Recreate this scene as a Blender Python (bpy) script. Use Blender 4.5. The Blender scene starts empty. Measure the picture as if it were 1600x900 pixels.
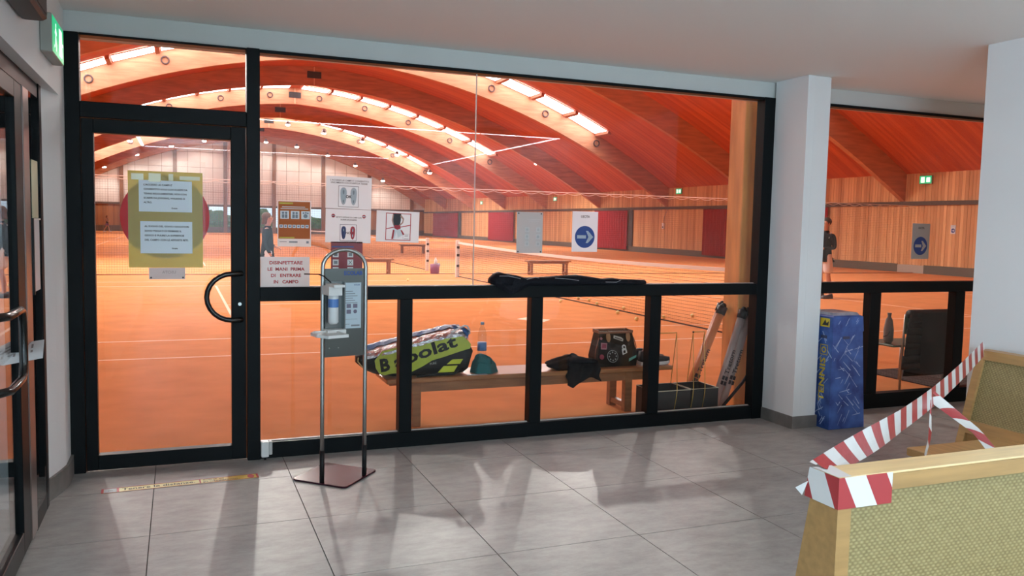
import bpy, bmesh, math, random
from mathutils import Vector, Matrix
random.seed(7)
scene = bpy.context.scene
COL = scene.collection
PI = math.pi

# ------------------------------------------------------------------ camera, world, lights, exposure
cam_d = bpy.data.cameras.new('camera')
cam = bpy.data.objects.new('camera', cam_d)
COL.objects.link(cam)
cam_d.sensor_width = 36.0
cam_d.lens = 1293.87 / 1600 * 36.0
cam_d.clip_end = 400
_r = Vector((0.92790219, -0.37220337, 0.0214984))
_u = Vector((0.00862806, 0.07908648, 0.99683042))
_f = Vector((0.37272387, 0.92477564, -0.07659591))
_m = Matrix(((_r.x, _u.x, -_f.x, 0.6293), (_r.y, _u.y, -_f.y, -5.7042), (_r.z, _u.z, -_f.z, 1.6), (0, 0, 0, 1)))
cam.matrix_world = _m
scene.camera = cam

world = bpy.data.worlds.new('world')
scene.world = world
world.use_nodes = True
world.node_tree.nodes['Background'].inputs[0].default_value = (0.72, 0.86, 1.0, 1)
world.node_tree.nodes['Background'].inputs[1].default_value = 1.2

scene.view_settings.view_transform = 'Standard'
scene.view_settings.look = 'None'
scene.view_settings.exposure = 0.06
scene.view_settings.gamma = 1.0
scene.view_settings.use_curve_mapping = False
scene.cycles.max_bounces = 10
scene.cycles.diffuse_bounces = 5
scene.cycles.transparent_max_bounces = 24
scene.cycles.sample_clamp_indirect = 8.0

SKYLIGHT = 10.5      # radiance of the daylit roof panes
LAMP_W = 1000.0       # hall floodlights
LED = 6.5            # lobby light lines
DAY_W = 440.0        # daylight through the lobby's left window

def area_light(name, loc, rot, sx, sy, watts, col):
    d = bpy.data.lights.new(name, 'AREA')
    d.shape = 'RECTANGLE'; d.size = sx; d.size_y = sy; d.energy = watts; d.color = col
    o = bpy.data.objects.new(name, d); COL.objects.link(o)
    o.location = loc; o.rotation_euler = rot
    return o
area_light('side_window_daylight', (.03, -9.25, 1.575), (0, -PI / 2, 0), 1.35, 2.5, DAY_W, (0.62, 0.83, 1.0))   # daylight entering by the long window in the left wall

# ------------------------------------------------------------------ helpers
class MB:
    def __init__(s): s.v = []; s.f = []; s.m = []
    def add(s, vs, fs, mi=0):
        n = len(s.v); s.v += [tuple(q) for q in vs]
        for q in fs: s.f.append(tuple(i + n for i in q)); s.m.append(mi)
        return s
    def hexa(s, p, mi=0):   # 8 points: bottom 4 ccw, top 4 ccw
        return s.add(p, [(3, 2, 1, 0), (4, 5, 6, 7), (0, 1, 5, 4), (1, 2, 6, 5), (2, 3, 7, 6), (3, 0, 4, 7)], mi)
    def box(s, x0, x1, y0, y1, z0, z1, mi=0):
        return s.hexa([(x0, y0, z0), (x1, y0, z0), (x1, y1, z0), (x0, y1, z0), (x0, y0, z1), (x1, y0, z1), (x1, y1, z1), (x0, y1, z1)], mi)
    def bbox(s, x0, x1, y0, y1, z0, z1, b=.004, mi=0):   # chamfered box
        P = []
        for z, i in ((z0, b), (z0 + b, 0), (z1 - b, 0), (z1, b)):
            xa, xb, ya, yb = x0 + i, x1 - i, y0 + i, y1 - i
            c = b
            P.append([(xa + c, ya, z), (xb - c, ya, z), (xb, ya + c, z), (xb, yb - c, z), (xb - c, yb, z), (xa + c, yb, z), (xa, yb - c, z), (xa, ya + c, z)])
        return s.loft(P, cap=True, mi=mi)
    def loft(s, rings, cap=True, closed=True, mi=0):
        n = len(rings[0]); fs = []; vs = [q for r in rings for q in r]
        for i in range(len(rings) - 1):
            for j in range(n if closed else n - 1):
                k = (j + 1) % n
                fs.append((i * n + j, i * n + k, (i + 1) * n + k, (i + 1) * n + j))
        if cap:
            fs.append(tuple(range(n - 1, -1, -1))); b = (len(rings) - 1) * n
            fs.append(tuple(range(b, b + n)))
        return s.add(vs, fs, mi)
    def tube(s, path, r, n=8, cap=True, mi=0, closed=False):
        P = [Vector(q) for q in path]; rings = []; N = len(P)
        rr = r if isinstance(r, (list, tuple)) else [r] * N
        prev = None
        for i, q in enumerate(P):
            if closed: t = P[(i + 1) % N] - P[i - 1]
            else: t = (P[min(i + 1, N - 1)] - P[max(i - 1, 0)])
            t.normalize()
            if prev is None:
                a = Vector((0, 0, 1)) if abs(t.z) < .9 else Vector((1, 0, 0))
                e1 = t.cross(a).normalized()
            else: e1 = (prev - t * prev.dot(t)).normalized()
            prev = e1; e2 = t.cross(e1)
            rings.append([q + (e1 * math.cos(2 * PI * k / n) + e2 * math.sin(2 * PI * k / n)) * rr[i] for k in range(n)])
        if closed: rings.append(rings[0]); cap = False
        return s.loft(rings, cap, True, mi)
    def cyl(s, a, b, r, n=12, mi=0, r2=None): return s.tube([a, b], [r, r if r2 is None else r2], n, True, mi)
    def lathe(s, prof, c, n=16, mi=0):   # prof: (r,z)
        rings = [[(c[0] + r * math.cos(2 * PI * k / n), c[1] + r * math.sin(2 * PI * k / n), c[2] + z) for k in range(n)] for r, z in prof]
        return s.loft(rings, True, True, mi)
    def prism(s, poly, y0, y1, mi=0):   # poly in xz
        return s.loft([[(x, y0, z) for x, z in poly], [(x, y1, z) for x, z in poly]], True, True, mi)
    def grid(s, fn, nu, nv, mi=0):
        vs = [fn(i / nu, j / nv) for i in range(nu + 1) for j in range(nv + 1)]
        w = nv + 1
        return s.add(vs, [(i * w + j, (i + 1) * w + j, (i + 1) * w + j + 1, i * w + j + 1) for i in range(nu) for j in range(nv)], mi)
    def ball(s, c, r, n=10, sc=(1, 1, 1), mi=0):
        m = n // 2; rings = []
        for i in range(1, m):
            a = PI * i / m - PI / 2
            rings.append([(c[0] + sc[0] * r * math.cos(a) * math.cos(2 * PI * k / n), c[1] + sc[1] * r * math.cos(a) * math.sin(2 * PI * k / n), c[2] + sc[2] * r * math.sin(a)) for k in range(n)])
        a = len(s.v)
        s.loft(rings, False, True, mi)
        b = len(s.v)
        s.v += [(c[0], c[1], c[2] - sc[2] * r), (c[0], c[1], c[2] + sc[2] * r)]
        for k in range(n):
            s.f.append((b, a + (k + 1) % n, a + k)); s.m.append(mi)
            q = a + (m - 2) * n
            s.f.append((b + 1, q + k, q + (k + 1) % n)); s.m.append(mi)
        return s
    def build(s, name, mat, parent=None, smooth=False, kind=None, label=None):
        off = Vector(parent_loc(parent)) if parent else Vector((0, 0, 0))
        me = bpy.data.meshes.new(name)
        me.from_pydata([tuple(Vector(q) - off) for q in s.v], [], s.f)
        mats = mat if isinstance(mat, (list, tuple)) else [mat]
        for q in mats: me.materials.append(q)
        if len(mats) > 1: me.polygons.foreach_set('material_index', s.m)
        bm = bmesh.new(); bm.from_mesh(me); bmesh.ops.recalc_face_normals(bm, faces=bm.faces); bm.to_mesh(me); bm.free()
        if smooth: me.polygons.foreach_set('use_smooth', [True] * len(me.polygons))
        o = bpy.data.objects.new(name, me); COL.objects.link(o)
        if parent: o.parent = parent
        if kind: o['kind'] = kind
        if label: o['label'] = label
        return o
def parent_loc(p):
    v = Vector((0, 0, 0))
    while p: v += p.location; p = p.parent
    return v
def thing(name, label, cat, loc=(0, 0, 0), group=None):
    o = bpy.data.objects.new(name, None); COL.objects.link(o); o.empty_display_size = .1
    o.location = loc; o['label'] = label; o['category'] = cat
    if group: o['group'] = group
    return o
def tag(o, label, cat, group=None):
    o['label'] = label; o['category'] = cat
    if group: o['group'] = group
    return o
def struct_root(name, loc=(0, 0, 0), label=None):
    o = bpy.data.objects.new(name, None); COL.objects.link(o); o.location = loc; o['kind'] = 'structure'
    if label: o['label'] = label
    return o
def dup(root, loc):
    r = root.copy(); COL.objects.link(r); r.location = loc
    for c in list(root.children):
        k = c.copy(); COL.objects.link(k); k.parent = r
        for g in list(c.children):
            h = g.copy(); COL.objects.link(h); h.parent = k
    return r
ORD = ['first', 'second', 'third', 'fourth', 'fifth', 'sixth', 'seventh', 'eighth', 'ninth', 'tenth', 'eleventh', 'twelfth', 'thirteenth', 'fourteenth', 'fifteenth']

# ------------------------------------------------------------------ materials
MATS = {}
def M(name, col, rough=.5, metal=0., var=0., vscale=8., bump=0., bscale=40., stretch=(1, 1, 1), emit=None, spec=.5, coord='Object', col2=None, alpha=None, detail=4):
    if name in MATS: return MATS[name]
    m = bpy.data.materials.new(name); m.use_nodes = True; MATS[name] = m
    nt = m.node_tree; b = nt.nodes['Principled BSDF']; L = nt.links.new
    b.inputs['Base Color'].default_value = (*col, 1); b.inputs['Roughness'].default_value = rough
    b.inputs['Metallic'].default_value = metal; b.inputs['Specular IOR Level'].default_value = spec
    if emit:
        b.inputs['Emission Color'].default_value = (*emit[0], 1); b.inputs['Emission Strength'].default_value = emit[1]
    if alpha is not None: b.inputs['Alpha'].default_value = alpha
    if var or bump or col2:
        tc = nt.nodes.new('ShaderNodeTexCoord'); mp = nt.nodes.new('ShaderNodeMapping')
        mp.inputs['Scale'].default_value = stretch
        if coord == 'World':
            g = nt.nodes.new('ShaderNodeNewGeometry'); L(g.outputs['Position'], mp.inputs[0])
        else: L(tc.outputs[coord], mp.inputs[0])
        if var or col2:
            n = nt.nodes.new('ShaderNodeTexNoise'); n.inputs['Scale'].default_value = vscale; n.inputs['Detail'].default_value = detail
            L(mp.outputs[0], n.inputs['Vector'])
            r = nt.nodes.new('ShaderNodeValToRGB')
            c2 = col2 if col2 else tuple(min(1, c * (1 + var)) for c in col)
            c1 = col if col2 else tuple(c * (1 - var) for c in col)
            r.color_ramp.elements[0].position = .3; r.color_ramp.elements[1].position = .7
            r.color_ramp.elements[0].color = (*c1, 1); r.color_ramp.elements[1].color = (*c2, 1)
            L(n.outputs['Fac'], r.inputs[0]); L(r.outputs[0], b.inputs['Base Color'])
        if bump:
            n2 = nt.nodes.new('ShaderNodeTexNoise'); n2.inputs['Scale'].default_value = bscale; n2.inputs['Detail'].default_value = 3
            L(mp.outputs[0], n2.inputs['Vector'])
            bp = nt.nodes.new('ShaderNodeBump'); bp.inputs['Strength'].default_value = bump; bp.inputs['Distance'].default_value = .02
            L(n2.outputs['Fac'], bp.inputs['Height']); L(bp.outputs[0], b.inputs['Normal'])
    return m
def glass_mat(name, tint=(1, 1, 1), ior=1.5, rough=0.0):
    m = bpy.data.materials.new(name); m.use_nodes = True; nt = m.node_tree; nt.nodes.clear(); L = nt.links.new
    o = nt.nodes.new('ShaderNodeOutputMaterial'); mx = nt.nodes.new('ShaderNodeMixShader'); t = nt.nodes.new('ShaderNodeBsdfTransparent')
    g = nt.nodes.new('ShaderNodeBsdfGlossy'); f = nt.nodes.new('ShaderNodeFresnel')
    f.inputs['IOR'].default_value = ior; t.inputs[0].default_value = (*tint, 1); g.inputs['Roughness'].default_value = rough
    ge = nt.nodes.new('ShaderNodeNewGeometry'); mi = nt.nodes.new('ShaderNodeMix'); mi.inputs[2].default_value = ior; mi.inputs[3].default_value = 1 / ior
    L(ge.outputs['Backfacing'], mi.inputs[0]); L(mi.outputs[0], f.inputs['IOR'])   # same Fresnel on both faces of a thin pane
    L(f.outputs[0], mx.inputs[0]); L(t.outputs[0], mx.inputs[1]); L(g.outputs[0], mx.inputs[2]); L(mx.outputs[0], o.inputs[0])
    return m
def plank_mat(name, c1, c2, axis, width, rough=.55, groove=.35, grain=(3, 3, .25)):
    """boards of a given width along an axis: tone per board, grain, fine groove relief"""
    m = bpy.data.materials.new(name); m.use_nodes = True; nt = m.node_tree; b = nt.nodes['Principled BSDF']; L = nt.links.new
    b.inputs['Roughness'].default_value = rough; b.inputs['Specular IOR Level'].default_value = .25
    g = nt.nodes.new('ShaderNodeNewGeometry'); sp = nt.nodes.new('ShaderNodeSeparateXYZ'); L(g.outputs['Position'], sp.inputs[0])
    d = nt.nodes.new('ShaderNodeMath'); d.operation = 'DIVIDE'; d.inputs[1].default_value = width; L(sp.outputs[axis], d.inputs[0])
    fl = nt.nodes.new('ShaderNodeMath'); fl.operation = 'FLOOR'; L(d.outputs[0], fl.inputs[0])
    wn = nt.nodes.new('ShaderNodeTexWhiteNoise'); wn.noise_dimensions = '1D'; L(fl.outputs[0], wn.inputs['W'])
    mp = nt.nodes.new('ShaderNodeMapping'); mp.inputs['Scale'].default_value = grain; L(g.outputs['Position'], mp.inputs[0])
    n = nt.nodes.new('ShaderNodeTexNoise'); n.inputs['Scale'].default_value = 3; n.inputs['Detail'].default_value = 5; L(mp.outputs[0], n.inputs['Vector'])
    ad = nt.nodes.new('ShaderNodeMath'); ad.operation = 'ADD'; L(wn.outputs['Value'], ad.inputs[0]); L(n.outputs['Fac'], ad.inputs[1])
    hv = nt.nodes.new('ShaderNodeMath'); hv.operation = 'MULTIPLY'; hv.inputs[1].default_value = .5; L(ad.outputs[0], hv.inputs[0])
    r = nt.nodes.new('ShaderNodeValToRGB'); r.color_ramp.elements[0].color = (*c1, 1); r.color_ramp.elements[1].color = (*c2, 1)
    r.color_ramp.elements[0].position = .2; r.color_ramp.elements[1].position = .8
    L(hv.outputs[0], r.inputs[0]); L(r.outputs[0], b.inputs['Base Color'])
    fr = nt.nodes.new('ShaderNodeMath'); fr.operation = 'FRACT'; L(d.outputs[0], fr.inputs[0])
    pp = nt.nodes.new('ShaderNodeMath'); pp.operation = 'PINGPONG'; pp.inputs[1].default_value = .5; L(fr.outputs[0], pp.inputs[0])
    st = nt.nodes.new('ShaderNodeMapRange'); st.inputs['From Min'].default_value = 0; st.inputs['From Max'].default_value = .14; L(pp.outputs[0], st.inputs[0])
    bp = nt.nodes.new('ShaderNodeBump'); bp.inputs['Strength'].default_value = groove; bp.inputs['Distance'].default_value = .02
    L(st.outputs[0], bp.inputs['Height']); L(bp.outputs[0], b.inputs['Normal'])
    return m

def paper_mat(name, col, trans=.4, rough=.5):
    m = bpy.data.materials.new(name); m.use_nodes = True; MATS[name] = m; nt = m.node_tree; b = nt.nodes['Principled BSDF']
    b.inputs['Base Color'].default_value = (*col, 1); b.inputs['Roughness'].default_value = rough
    t = nt.nodes.new('ShaderNodeBsdfTranslucent'); t.inputs[0].default_value = (*col, 1); mx = nt.nodes.new('ShaderNodeMixShader'); mx.inputs[0].default_value = trans
    nt.links.new(b.outputs[0], mx.inputs[1]); nt.links.new(t.outputs[0], mx.inputs[2]); nt.links.new(mx.outputs[0], nt.nodes['Material Output'].inputs[0])
    return m
black = M('black_aluminium', (.006, .008, .009), .42, spec=.1)
blackgloss = M('black_gloss', (.008, .008, .008), .18)
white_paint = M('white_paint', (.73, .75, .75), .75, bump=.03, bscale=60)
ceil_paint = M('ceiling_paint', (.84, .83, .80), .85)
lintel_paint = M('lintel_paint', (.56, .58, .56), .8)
grey_tile = M('grey_base_tile', (.16, .15, .14), .5, var=.15, vscale=12)
glass = glass_mat('clear_glass', (.98, .985, .985), 1.38)
steel = M('brushed_steel', (.42, .43, .42), .33, 1.0, bump=.02, bscale=200, stretch=(1, 1, .05))
darksteel = M('dark_steel', (.2, .21, .21), .35, 1.0)
wood_bench = M('bench_wood', (.27, .115, .045), .4, var=.25, vscale=6, stretch=(.6, 6, 6), bump=.05)
wood_light = M('beech_wood', (.40, .235, .09), .42, var=.14, vscale=5, stretch=(.7, 7, 7))
wood_light_y = M('beech_wood_long', (.42, .245, .095), .42, var=.14, vscale=5, stretch=(7, .7, 7))
glulam = M('glulam', (.50, .215, .115), .55, var=.22, vscale=2.2, stretch=(.5, 3, 3.5), coord='World', detail=8, spec=.25)
glulam_post = M('glulam_post', (.88, .37, .11), .5, var=.22, vscale=3, stretch=(4, 4, .6), coord='World', detail=6, spec=.3)
white_paper = paper_mat('white_paper', (.74, .80, .84), .45)
grey_paper = paper_mat('grey_paper', (.50, .54, .57), .4)
ink = M('ink', (.02, .02, .025), .6)
ink_grey = M('ink_grey', (.22, .23, .25), .6)
red_ink = M('red_ink', (.42, .015, .03), .5)
blue_ink = M('blue_ink', (.012, .05, .24), .45)
pale_ink = M('pale_ink', (.75, .70, .6), .5)
yellow_sheet = paper_mat('yellow_sheet', (.50, .42, .07), .35, .3)
red_disc = paper_mat('red_film', (.55, .008, .015), .6, .3)
orange_print = paper_mat('orange_print', (.66, .18, .02), .45)
yellow_print = M('yellow_print', (.62, .45, .02), .45)
whiteplastic = M('white_plastic', (.75, .75, .73), .35)
blackplastic = M('black_plastic', (.012, .012, .013), .4, spec=.2)
fabric_black = M('black_fabric', (.012, .012, .014), .85, bump=.25, bscale=120, spec=.1)
skin = M('skin', (.56, .30, .20), .55)

# ------------------------------------------------------------------ hall geometry functions
CX, XR, XL, YE = 8.3, 28.0, -11.4, 91.0
ARCH_Y = [10.4, 19.7, 28.6, 37.3, 46.0, 55.0, 64.1, 73.2, 82.2, 90.6]
def dz(y): return max(0, y - 46) ** 2 * 2e-4
def zb(x, y): d = abs(x - CX); return 9.72 - .04 * d - .0157 * d * d + dz(y)
def zt(x, y): return zb(x, y) + 1.12

# ------------------------------------------------------------------ lobby shell
TX, TY = .7875, .7835
def tile_mat():
    m = bpy.data.materials.new('grey_stone_tile'); m.use_nodes = True; nt = m.node_tree; b = nt.nodes['Principled BSDF']; L = nt.links.new
    g = nt.nodes.new('ShaderNodeNewGeometry'); mp = nt.nodes.new('ShaderNodeMapping'); mp.inputs['Scale'].default_value = (1, 2.0, 1); L(g.outputs['Position'], mp.inputs[0])
    n = nt.nodes.new('ShaderNodeTexNoise'); n.inputs['Scale'].default_value = 6.5; n.inputs['Detail'].default_value = 12; n.inputs['Roughness'].default_value = .74; L(mp.outputs[0], n.inputs['Vector'])
    r = nt.nodes.new('ShaderNodeValToRGB'); r.color_ramp.elements[0].position = .3; r.color_ramp.elements[1].position = .72
    r.color_ramp.elements[0].color = (.24, .235, .225, 1); r.color_ramp.elements[1].color = (.38, .375, .36, 1)
    L(n.outputs['Fac'], r.inputs[0]); L(r.outputs[0], b.inputs['Base Color'])
    n2 = nt.nodes.new('ShaderNodeTexNoise'); n2.inputs['Scale'].default_value = 55; n2.inputs['Detail'].default_value = 8; L(mp.outputs[0], n2.inputs['Vector'])
    mr = nt.nodes.new('ShaderNodeMapRange'); mr.inputs['To Min'].default_value = .30; mr.inputs['To Max'].default_value = .46; L(n2.outputs['Fac'], mr.inputs[0]); L(mr.outputs[0], b.inputs['Roughness'])
    bp = nt.nodes.new('ShaderNodeBump'); bp.inputs['Strength'].default_value = .06; bp.inputs['Distance'].default_value = .006; L(n2.outputs['Fac'], bp.inputs['Height']); L(bp.outputs[0], b.inputs['Normal'])
    b.inputs['Specular IOR Level'].default_value = .16
    return m
tile_m = tile_mat()
floor = struct_root('floor')
MB().box(-.35, 8.6, -10.9, .04, -.08, -.006).build('grout_bed', M('grout', (.05, .05, .048), .8), floor)
xs = [.48 + TX * k for k in range(-1, 11)]; ys = [-.49 - TY * k for k in range(0, 14)]
ys = [.0] + ys
tile_cache = {}
for i in range(len(xs) - 1):
    for j in range(len(ys) - 1):
        xa, xb = max(xs[i], -.3), min(xs[i + 1], 8.4); y1, y0 = ys[j], max(ys[j + 1], -10.8)
        if y0 >= y1 - .02: continue
        if xa > 5.2 and y1 < -1.8: continue
        w, h = round(xb - xa - .005, 4), round(y1 - y0 - .005, 4)
        if (w, h) not in tile_cache:
            o = MB().box(-w / 2, w / 2, -h / 2, h / 2, -.012, 0).build('floor_tile', tile_m, None)
            o.parent = floor; tile_cache[(w, h)] = o.data
        else:
            o = bpy.data.objects.new('floor_tile', tile_cache[(w, h)]); COL.objects.link(o); o.parent = floor
        o.location = ((xa + xb) / 2, (y0 + y1) / 2, 0)

def struct(name, mb, mat, smooth=False):
    o = mb.build(name, mat, None, smooth); o['kind'] = 'structure'; return o
struct('ceiling', MB().box(-.35, 8.6, -10.9, .02, 2.82, 2.95), ceil_paint)
# lintel over the glazing and hall gable above it
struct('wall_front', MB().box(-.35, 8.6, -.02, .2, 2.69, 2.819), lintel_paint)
mbn = MB(); N = 40
pts = [(XL + (XR - XL) * k / N, zt(XL + (XR - XL) * k / N, .3) + .05) for k in range(N + 1)]
mbn.prism([(XL, 2.86)] + [(XR, 2.86)] + pts[::-1], .21, .45)
mbn.box(XL, -.06, .05, .3, 0, 2.9); mbn.box(8.45, XR, .05, .3, 0, 2.9)
struct('wall_hall_near', mbn, M('hall_gable', (.5, .26, .13), .7))
# right wall block and its far end
struct('wall_right', MB().box(5.48, 8.6, -10.9, -1.79, 0, 2.819), white_paint)
struct('wall_nook', MB().box(8.42, 8.62, -1.788, .03, 0, 2.819), white_paint)
# left wall: rounded pilaster, lintel over the side door, wall towards the back
pil = [(-.35, -.02), (-.35, -.62), (-.085, -.62), (-.075, -.58), (-.05, -.50), (-.025, -.40), (-.005, -.30), (0, -.27), (0, -.02)]
struct('wall_left', MB().loft([[(x, y, 0) for x, y in pil], [(x, y, 2.28) for x, y in pil]]).box(-.35, 0, -3.2, -.02, 2.28, 2.819).box(-.35, 0, -7.98, -3.2, 0, 2.819).box(-.35, 0, -10.9, -10.52, 0, 2.819).box(-.35, 0, -10.52, -7.98, 0, .85).box(-.35, 0, -10.52, -7.98, 2.3, 2.819), white_paint)
bbp = [(-.09, -.625), (-.065, -.6), (-.035, -.505), (-.008, -.4), (.012, -.305), (.016, -.27), (.016, -.036), (-.004, -.036), (-.004, -.27), (-.1, -.6)]
struct('baseboard_left', MB().loft([[(x, y, 0) for x, y in bbp], [(x, y, .125) for x, y in bbp]]), grey_tile)
struct('baseboard_right', MB().box(5.465, 5.48, -10.8, -1.78, 0, .1).box(5.465, 8.4, -1.795, -1.78, 0, .1), grey_tile)
# square pillar
struct('wall_pillar', MB().bbox(5.285, 5.452, -.44, -.025, 0, 2.818, .006).box(5.22, 5.29, -.44, -.06, 0, 2.818), white_paint)
struct('baseboard_pillar', MB().box(5.21, 5.46, -.45, -.44, 0, .1).box(5.21, 5.22, -.44, -.06, 0, .1).box(5.452, 5.462, -.44, -.05, 0, .1), grey_tile)
# back wall, and the long window in the left wall behind the camera
struct('wall_back', MB().box(-.35, 5.48, -11.05, -10.8, 0, 2.819), white_paint)
w9 = struct_root('window_9', (-.1, -9.25, .88))
for a in (-10.52, -9.285, -8.05): MB().box(-.12, -.04, a, a + .07, .85, 2.3).build('frame_bar', black, w9)
for a, b in ((.85, .91), (2.24, 2.3)): MB().box(-.12, -.04, -10.52, -7.98, a, b).build('frame_bar', black, w9)
for a in (-10.45, -9.215): MB().box(-.085, -.075, a, a + 1.165, .91, 2.24).build('pane', glass, w9)
# vestibule behind the side door
vest = M('vestibule_wall', (.62, .70, .74), .8)
struct('wall_vestibule', MB().box(-2.5, -.36, -.2, 0, 0, 2.8).box(-2.5, -.36, -3.9, -3.8, 0, 2.8).box(-2.6, -.34, -4, .2, 2.6, 2.7), vest)
struct('floor_vestibule', MB().box(-2.6, -.3, -4, .2, -.05, -.001), M('vestibule_floor', (.06, .06, .06), .5))

# ------------------------------------------------------------------ glazed front
def bar(root, x0, x1, z0, z1, y0=-.045, y1=.045, name='frame_bar', mat=black): return MB().bbox(x0, x1, y0, y1, z0, z1, .003).build(name, mat, root)
def pane(root, x0, x1, z0, z1, y=0.0, name='pane'): return MB().box(x0, x1, y - .0012, y + .0012, z0, z1).build(name, glass, root)
d1 = struct_root('door_1', (.55, 0, 0), 'black framed glass door to the tennis hall with a bow handle')
bar(d1, .0, .082, 0, 2.69, -.05, .05, 'jamb'); bar(d1, 1.040, 1.122, 0, 2.69, -.065, .05, 'jamb')
bar(d1, .082, 1.04, 2.676, 2.69, -.05, .05, 'head'); bar(d1, .082, 1.04, 2.19, 2.285, -.05, .05, 'transom_bar')
bar(d1, .086, .152, .012, 2.185, -.045, .03, 'stile'); bar(d1, .944, 1.034, .012, 2.185, -.045, .03, 'stile')
bar(d1, .152, .944, 2.10, 2.185, -.045, .03, 'top_rail'); bar(d1, .152, .944, .012, .105, -.045, .03, 'bottom_rail')
pane(d1, .152, .944, .105, 2.10); pane(d1, .082, 1.04, 2.285, 2.676, name='transom_pane')
arc = [(1.0, -.045, 1.245), (1.0, -.10, 1.245), (.965, -.115, 1.245)]
for k in range(0, 13):
    a = PI / 2 + PI * k / 12; arc.append((.945 + .155 * math.cos(a), -.115, 1.095 + .15 * math.sin(a)))
arc += [(.965, -.115, .945), (1.0, -.10, .945), (1.0, -.045, .945)]
hd = MB().tube(arc, .0165, 12).build('handle', blackgloss, d1, True)
MB().cyl((.995, -.053, 1.043), (.995, -.04, 1.043), .011, 14).build('lock_cylinder', steel, d1)

w1 = struct_root('window_1', (3.2, 0, 0), 'wide black framed glazing between lobby and tennis hall')
bar(w1, 1.122, 5.12, 0.0, .107, name='bottom_rail'); bar(w1, 1.122, 5.12, 1.058, 1.15, -.05, .05, 'middle_rail')
bar(w1, 1.122, 5.12, 2.668, 2.69, name='head'); bar(w1, 5.12, 5.284, 0, 2.69, -.055, .05, 'post')
mx = [(2.067, 2.158), (3.071, 3.166), (4.10, 4.201)]
for a, b in mx: bar(w1, a, b, .107, 1.058, name='mullion')
e = [1.122] + [q for ab in mx for q in ab] + [5.12]
for k in range(4): pane(w1, e[2 * k], e[2 * k + 1], .107, 1.058)
pane(w1, 1.122, 2.616, 1.15, 2.668); pane(w1, 2.624, 5.12, 1.15, 2.668)
MB().box(2.6165, 2.6235, -.005, .005, 1.15, 2.668).build('silicone_joint', M('silicone', (.62, .50, .42), .4), w1)
MB().box(1.125, 5.118, -.008, .012, .107, .113).box(1.125, 5.118, -.008, .012, 1.15, 1.154).build('gasket', M('gasket', (.45, .40, .36), .4), w1)
w2 = struct_root('window_2', (7.0, 0, 0), 'black framed glazing right of the white pillar')
bar(w2, 5.40, 8.40, .0, .135, name='bottom_rail'); bar(w2, 5.40, 8.40, 1.058, 1.155, -.05, .05, 'middle_rail'); bar(w2, 5.40, 8.40, 2.665, 2.69, name='head')
bar(w2, 5.29, 5.40, 0, 2.69, -.02, .05, 'post')
mx2 = [(6.38, 6.504), (7.431, 7.55)]
for a, b in mx2: bar(w2, a, b, .135, 1.058, name='mullion')
e = [5.40] + [q for ab in mx2 for q in ab] + [8.40]
for k in range(3): pane(w2, e[2 * k], e[2 * k + 1], .135, 1.058)
pane(w2, 5.40, 8.40, 1.155, 2.665)

# side door on the left wall
d2 = struct_root('door_2', (-.12, -1.8, 0), 'black framed glass side door with a metal edge on the left')
def lbar(y0, y1, z0, z1, x0=-.15, x1=-.10, name='frame_bar', mat=black): return MB().bbox(x0, x1, y0, y1, z0, z1, .003).build(name, mat, d2)
side_glass = glass_mat('side_door_glass', (.95, .97, .97), 1.6)
lbar(-.70, -.622, 0, 2.279, -.12, -.045, 'jamb'); lbar(-3.2, -.70, 2.2, 2.279, -.12, -.052, 'head'); lbar(-1.03, -.70, 0, .1, -.1, -.046, name='bottom_rail')
lbar(-1.19, -1.032, .01, 2.2, -.11, -.045, 'stile', M('stile_metal', (.30, .26, .25), .3, .9)); lbar(-1.38, -1.192, .01, 2.2, -.11, -.05, 'stile')
lbar(-3.1, -1.38, .01, .12, -.11, -.05, 'bottom_rail'); lbar(-3.1, -1.38, 2.12, 2.2, -.11, -.05, 'top_rail'); lbar(-3.2, -3.1, .01, 2.2, -.11, -.05, name='stile')
MB().box(-.0492, -.0468, -1.03, -.70, .1, 2.2).build('pane', side_glass, d2); MB().box(-.0712, -.0688, -3.1, -1.38, .12, 2.12).build('pane', side_glass, d2)
MB().tube([(-.055, -2.12, 1.205), (-.02, -2.12, 1.205), (.02, -2.05, 1.205), (.02, -1.80, 1.205), (.02, -1.765, 1.195), (.02, -1.745, 1.15), (.02, -1.745, .98), (.02, -1.765, .93), (.02, -1.80, .915), (.02, -2.05, .915), (-.02, -2.12, .915), (-.055, -2.12, .915)], .017, 12).build('handle', blackgloss, d2, True)

# ------------------------------------------------------------------ tennis hall shell
clay = M('clay_carpet', (.60, .232, .085), .85, var=.10, vscale=2.2, coord='World', detail=9, bump=.06, bscale=90, spec=.02)
fh = struct('floor_hall', MB().box(XL, XR, .03, YE, -.06, 0), clay)
line_m = M('court_line', (.80, .50, .34), .8)
lm = MB()
for k in range(4):
    o = 18.0 * k
    for y, x0, x1 in ((4.4, -3.5, 20.1), (5.86, -3.5, 20.1), (15.0, -3.5, 20.1), (16.4, -3.5, 20.1), (10.43, 1.43, 15.17)): lm.box(x0, x1, y + o - .025, y + o + .025, 0, .002)
    for x, y0, y1 in ((-3.5, 4.4, 16.4), (20.1, 4.4, 16.4), (1.43, 5.86, 15.0), (15.17, 5.86, 15.0)): lm.box(x - .025, x + .025, y0 + o, y1 + o, 0, .0022)
lo = lm.build('court_lines', line_m, None); lo.parent = fh; lo['kind'] = 'stuff'
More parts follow.
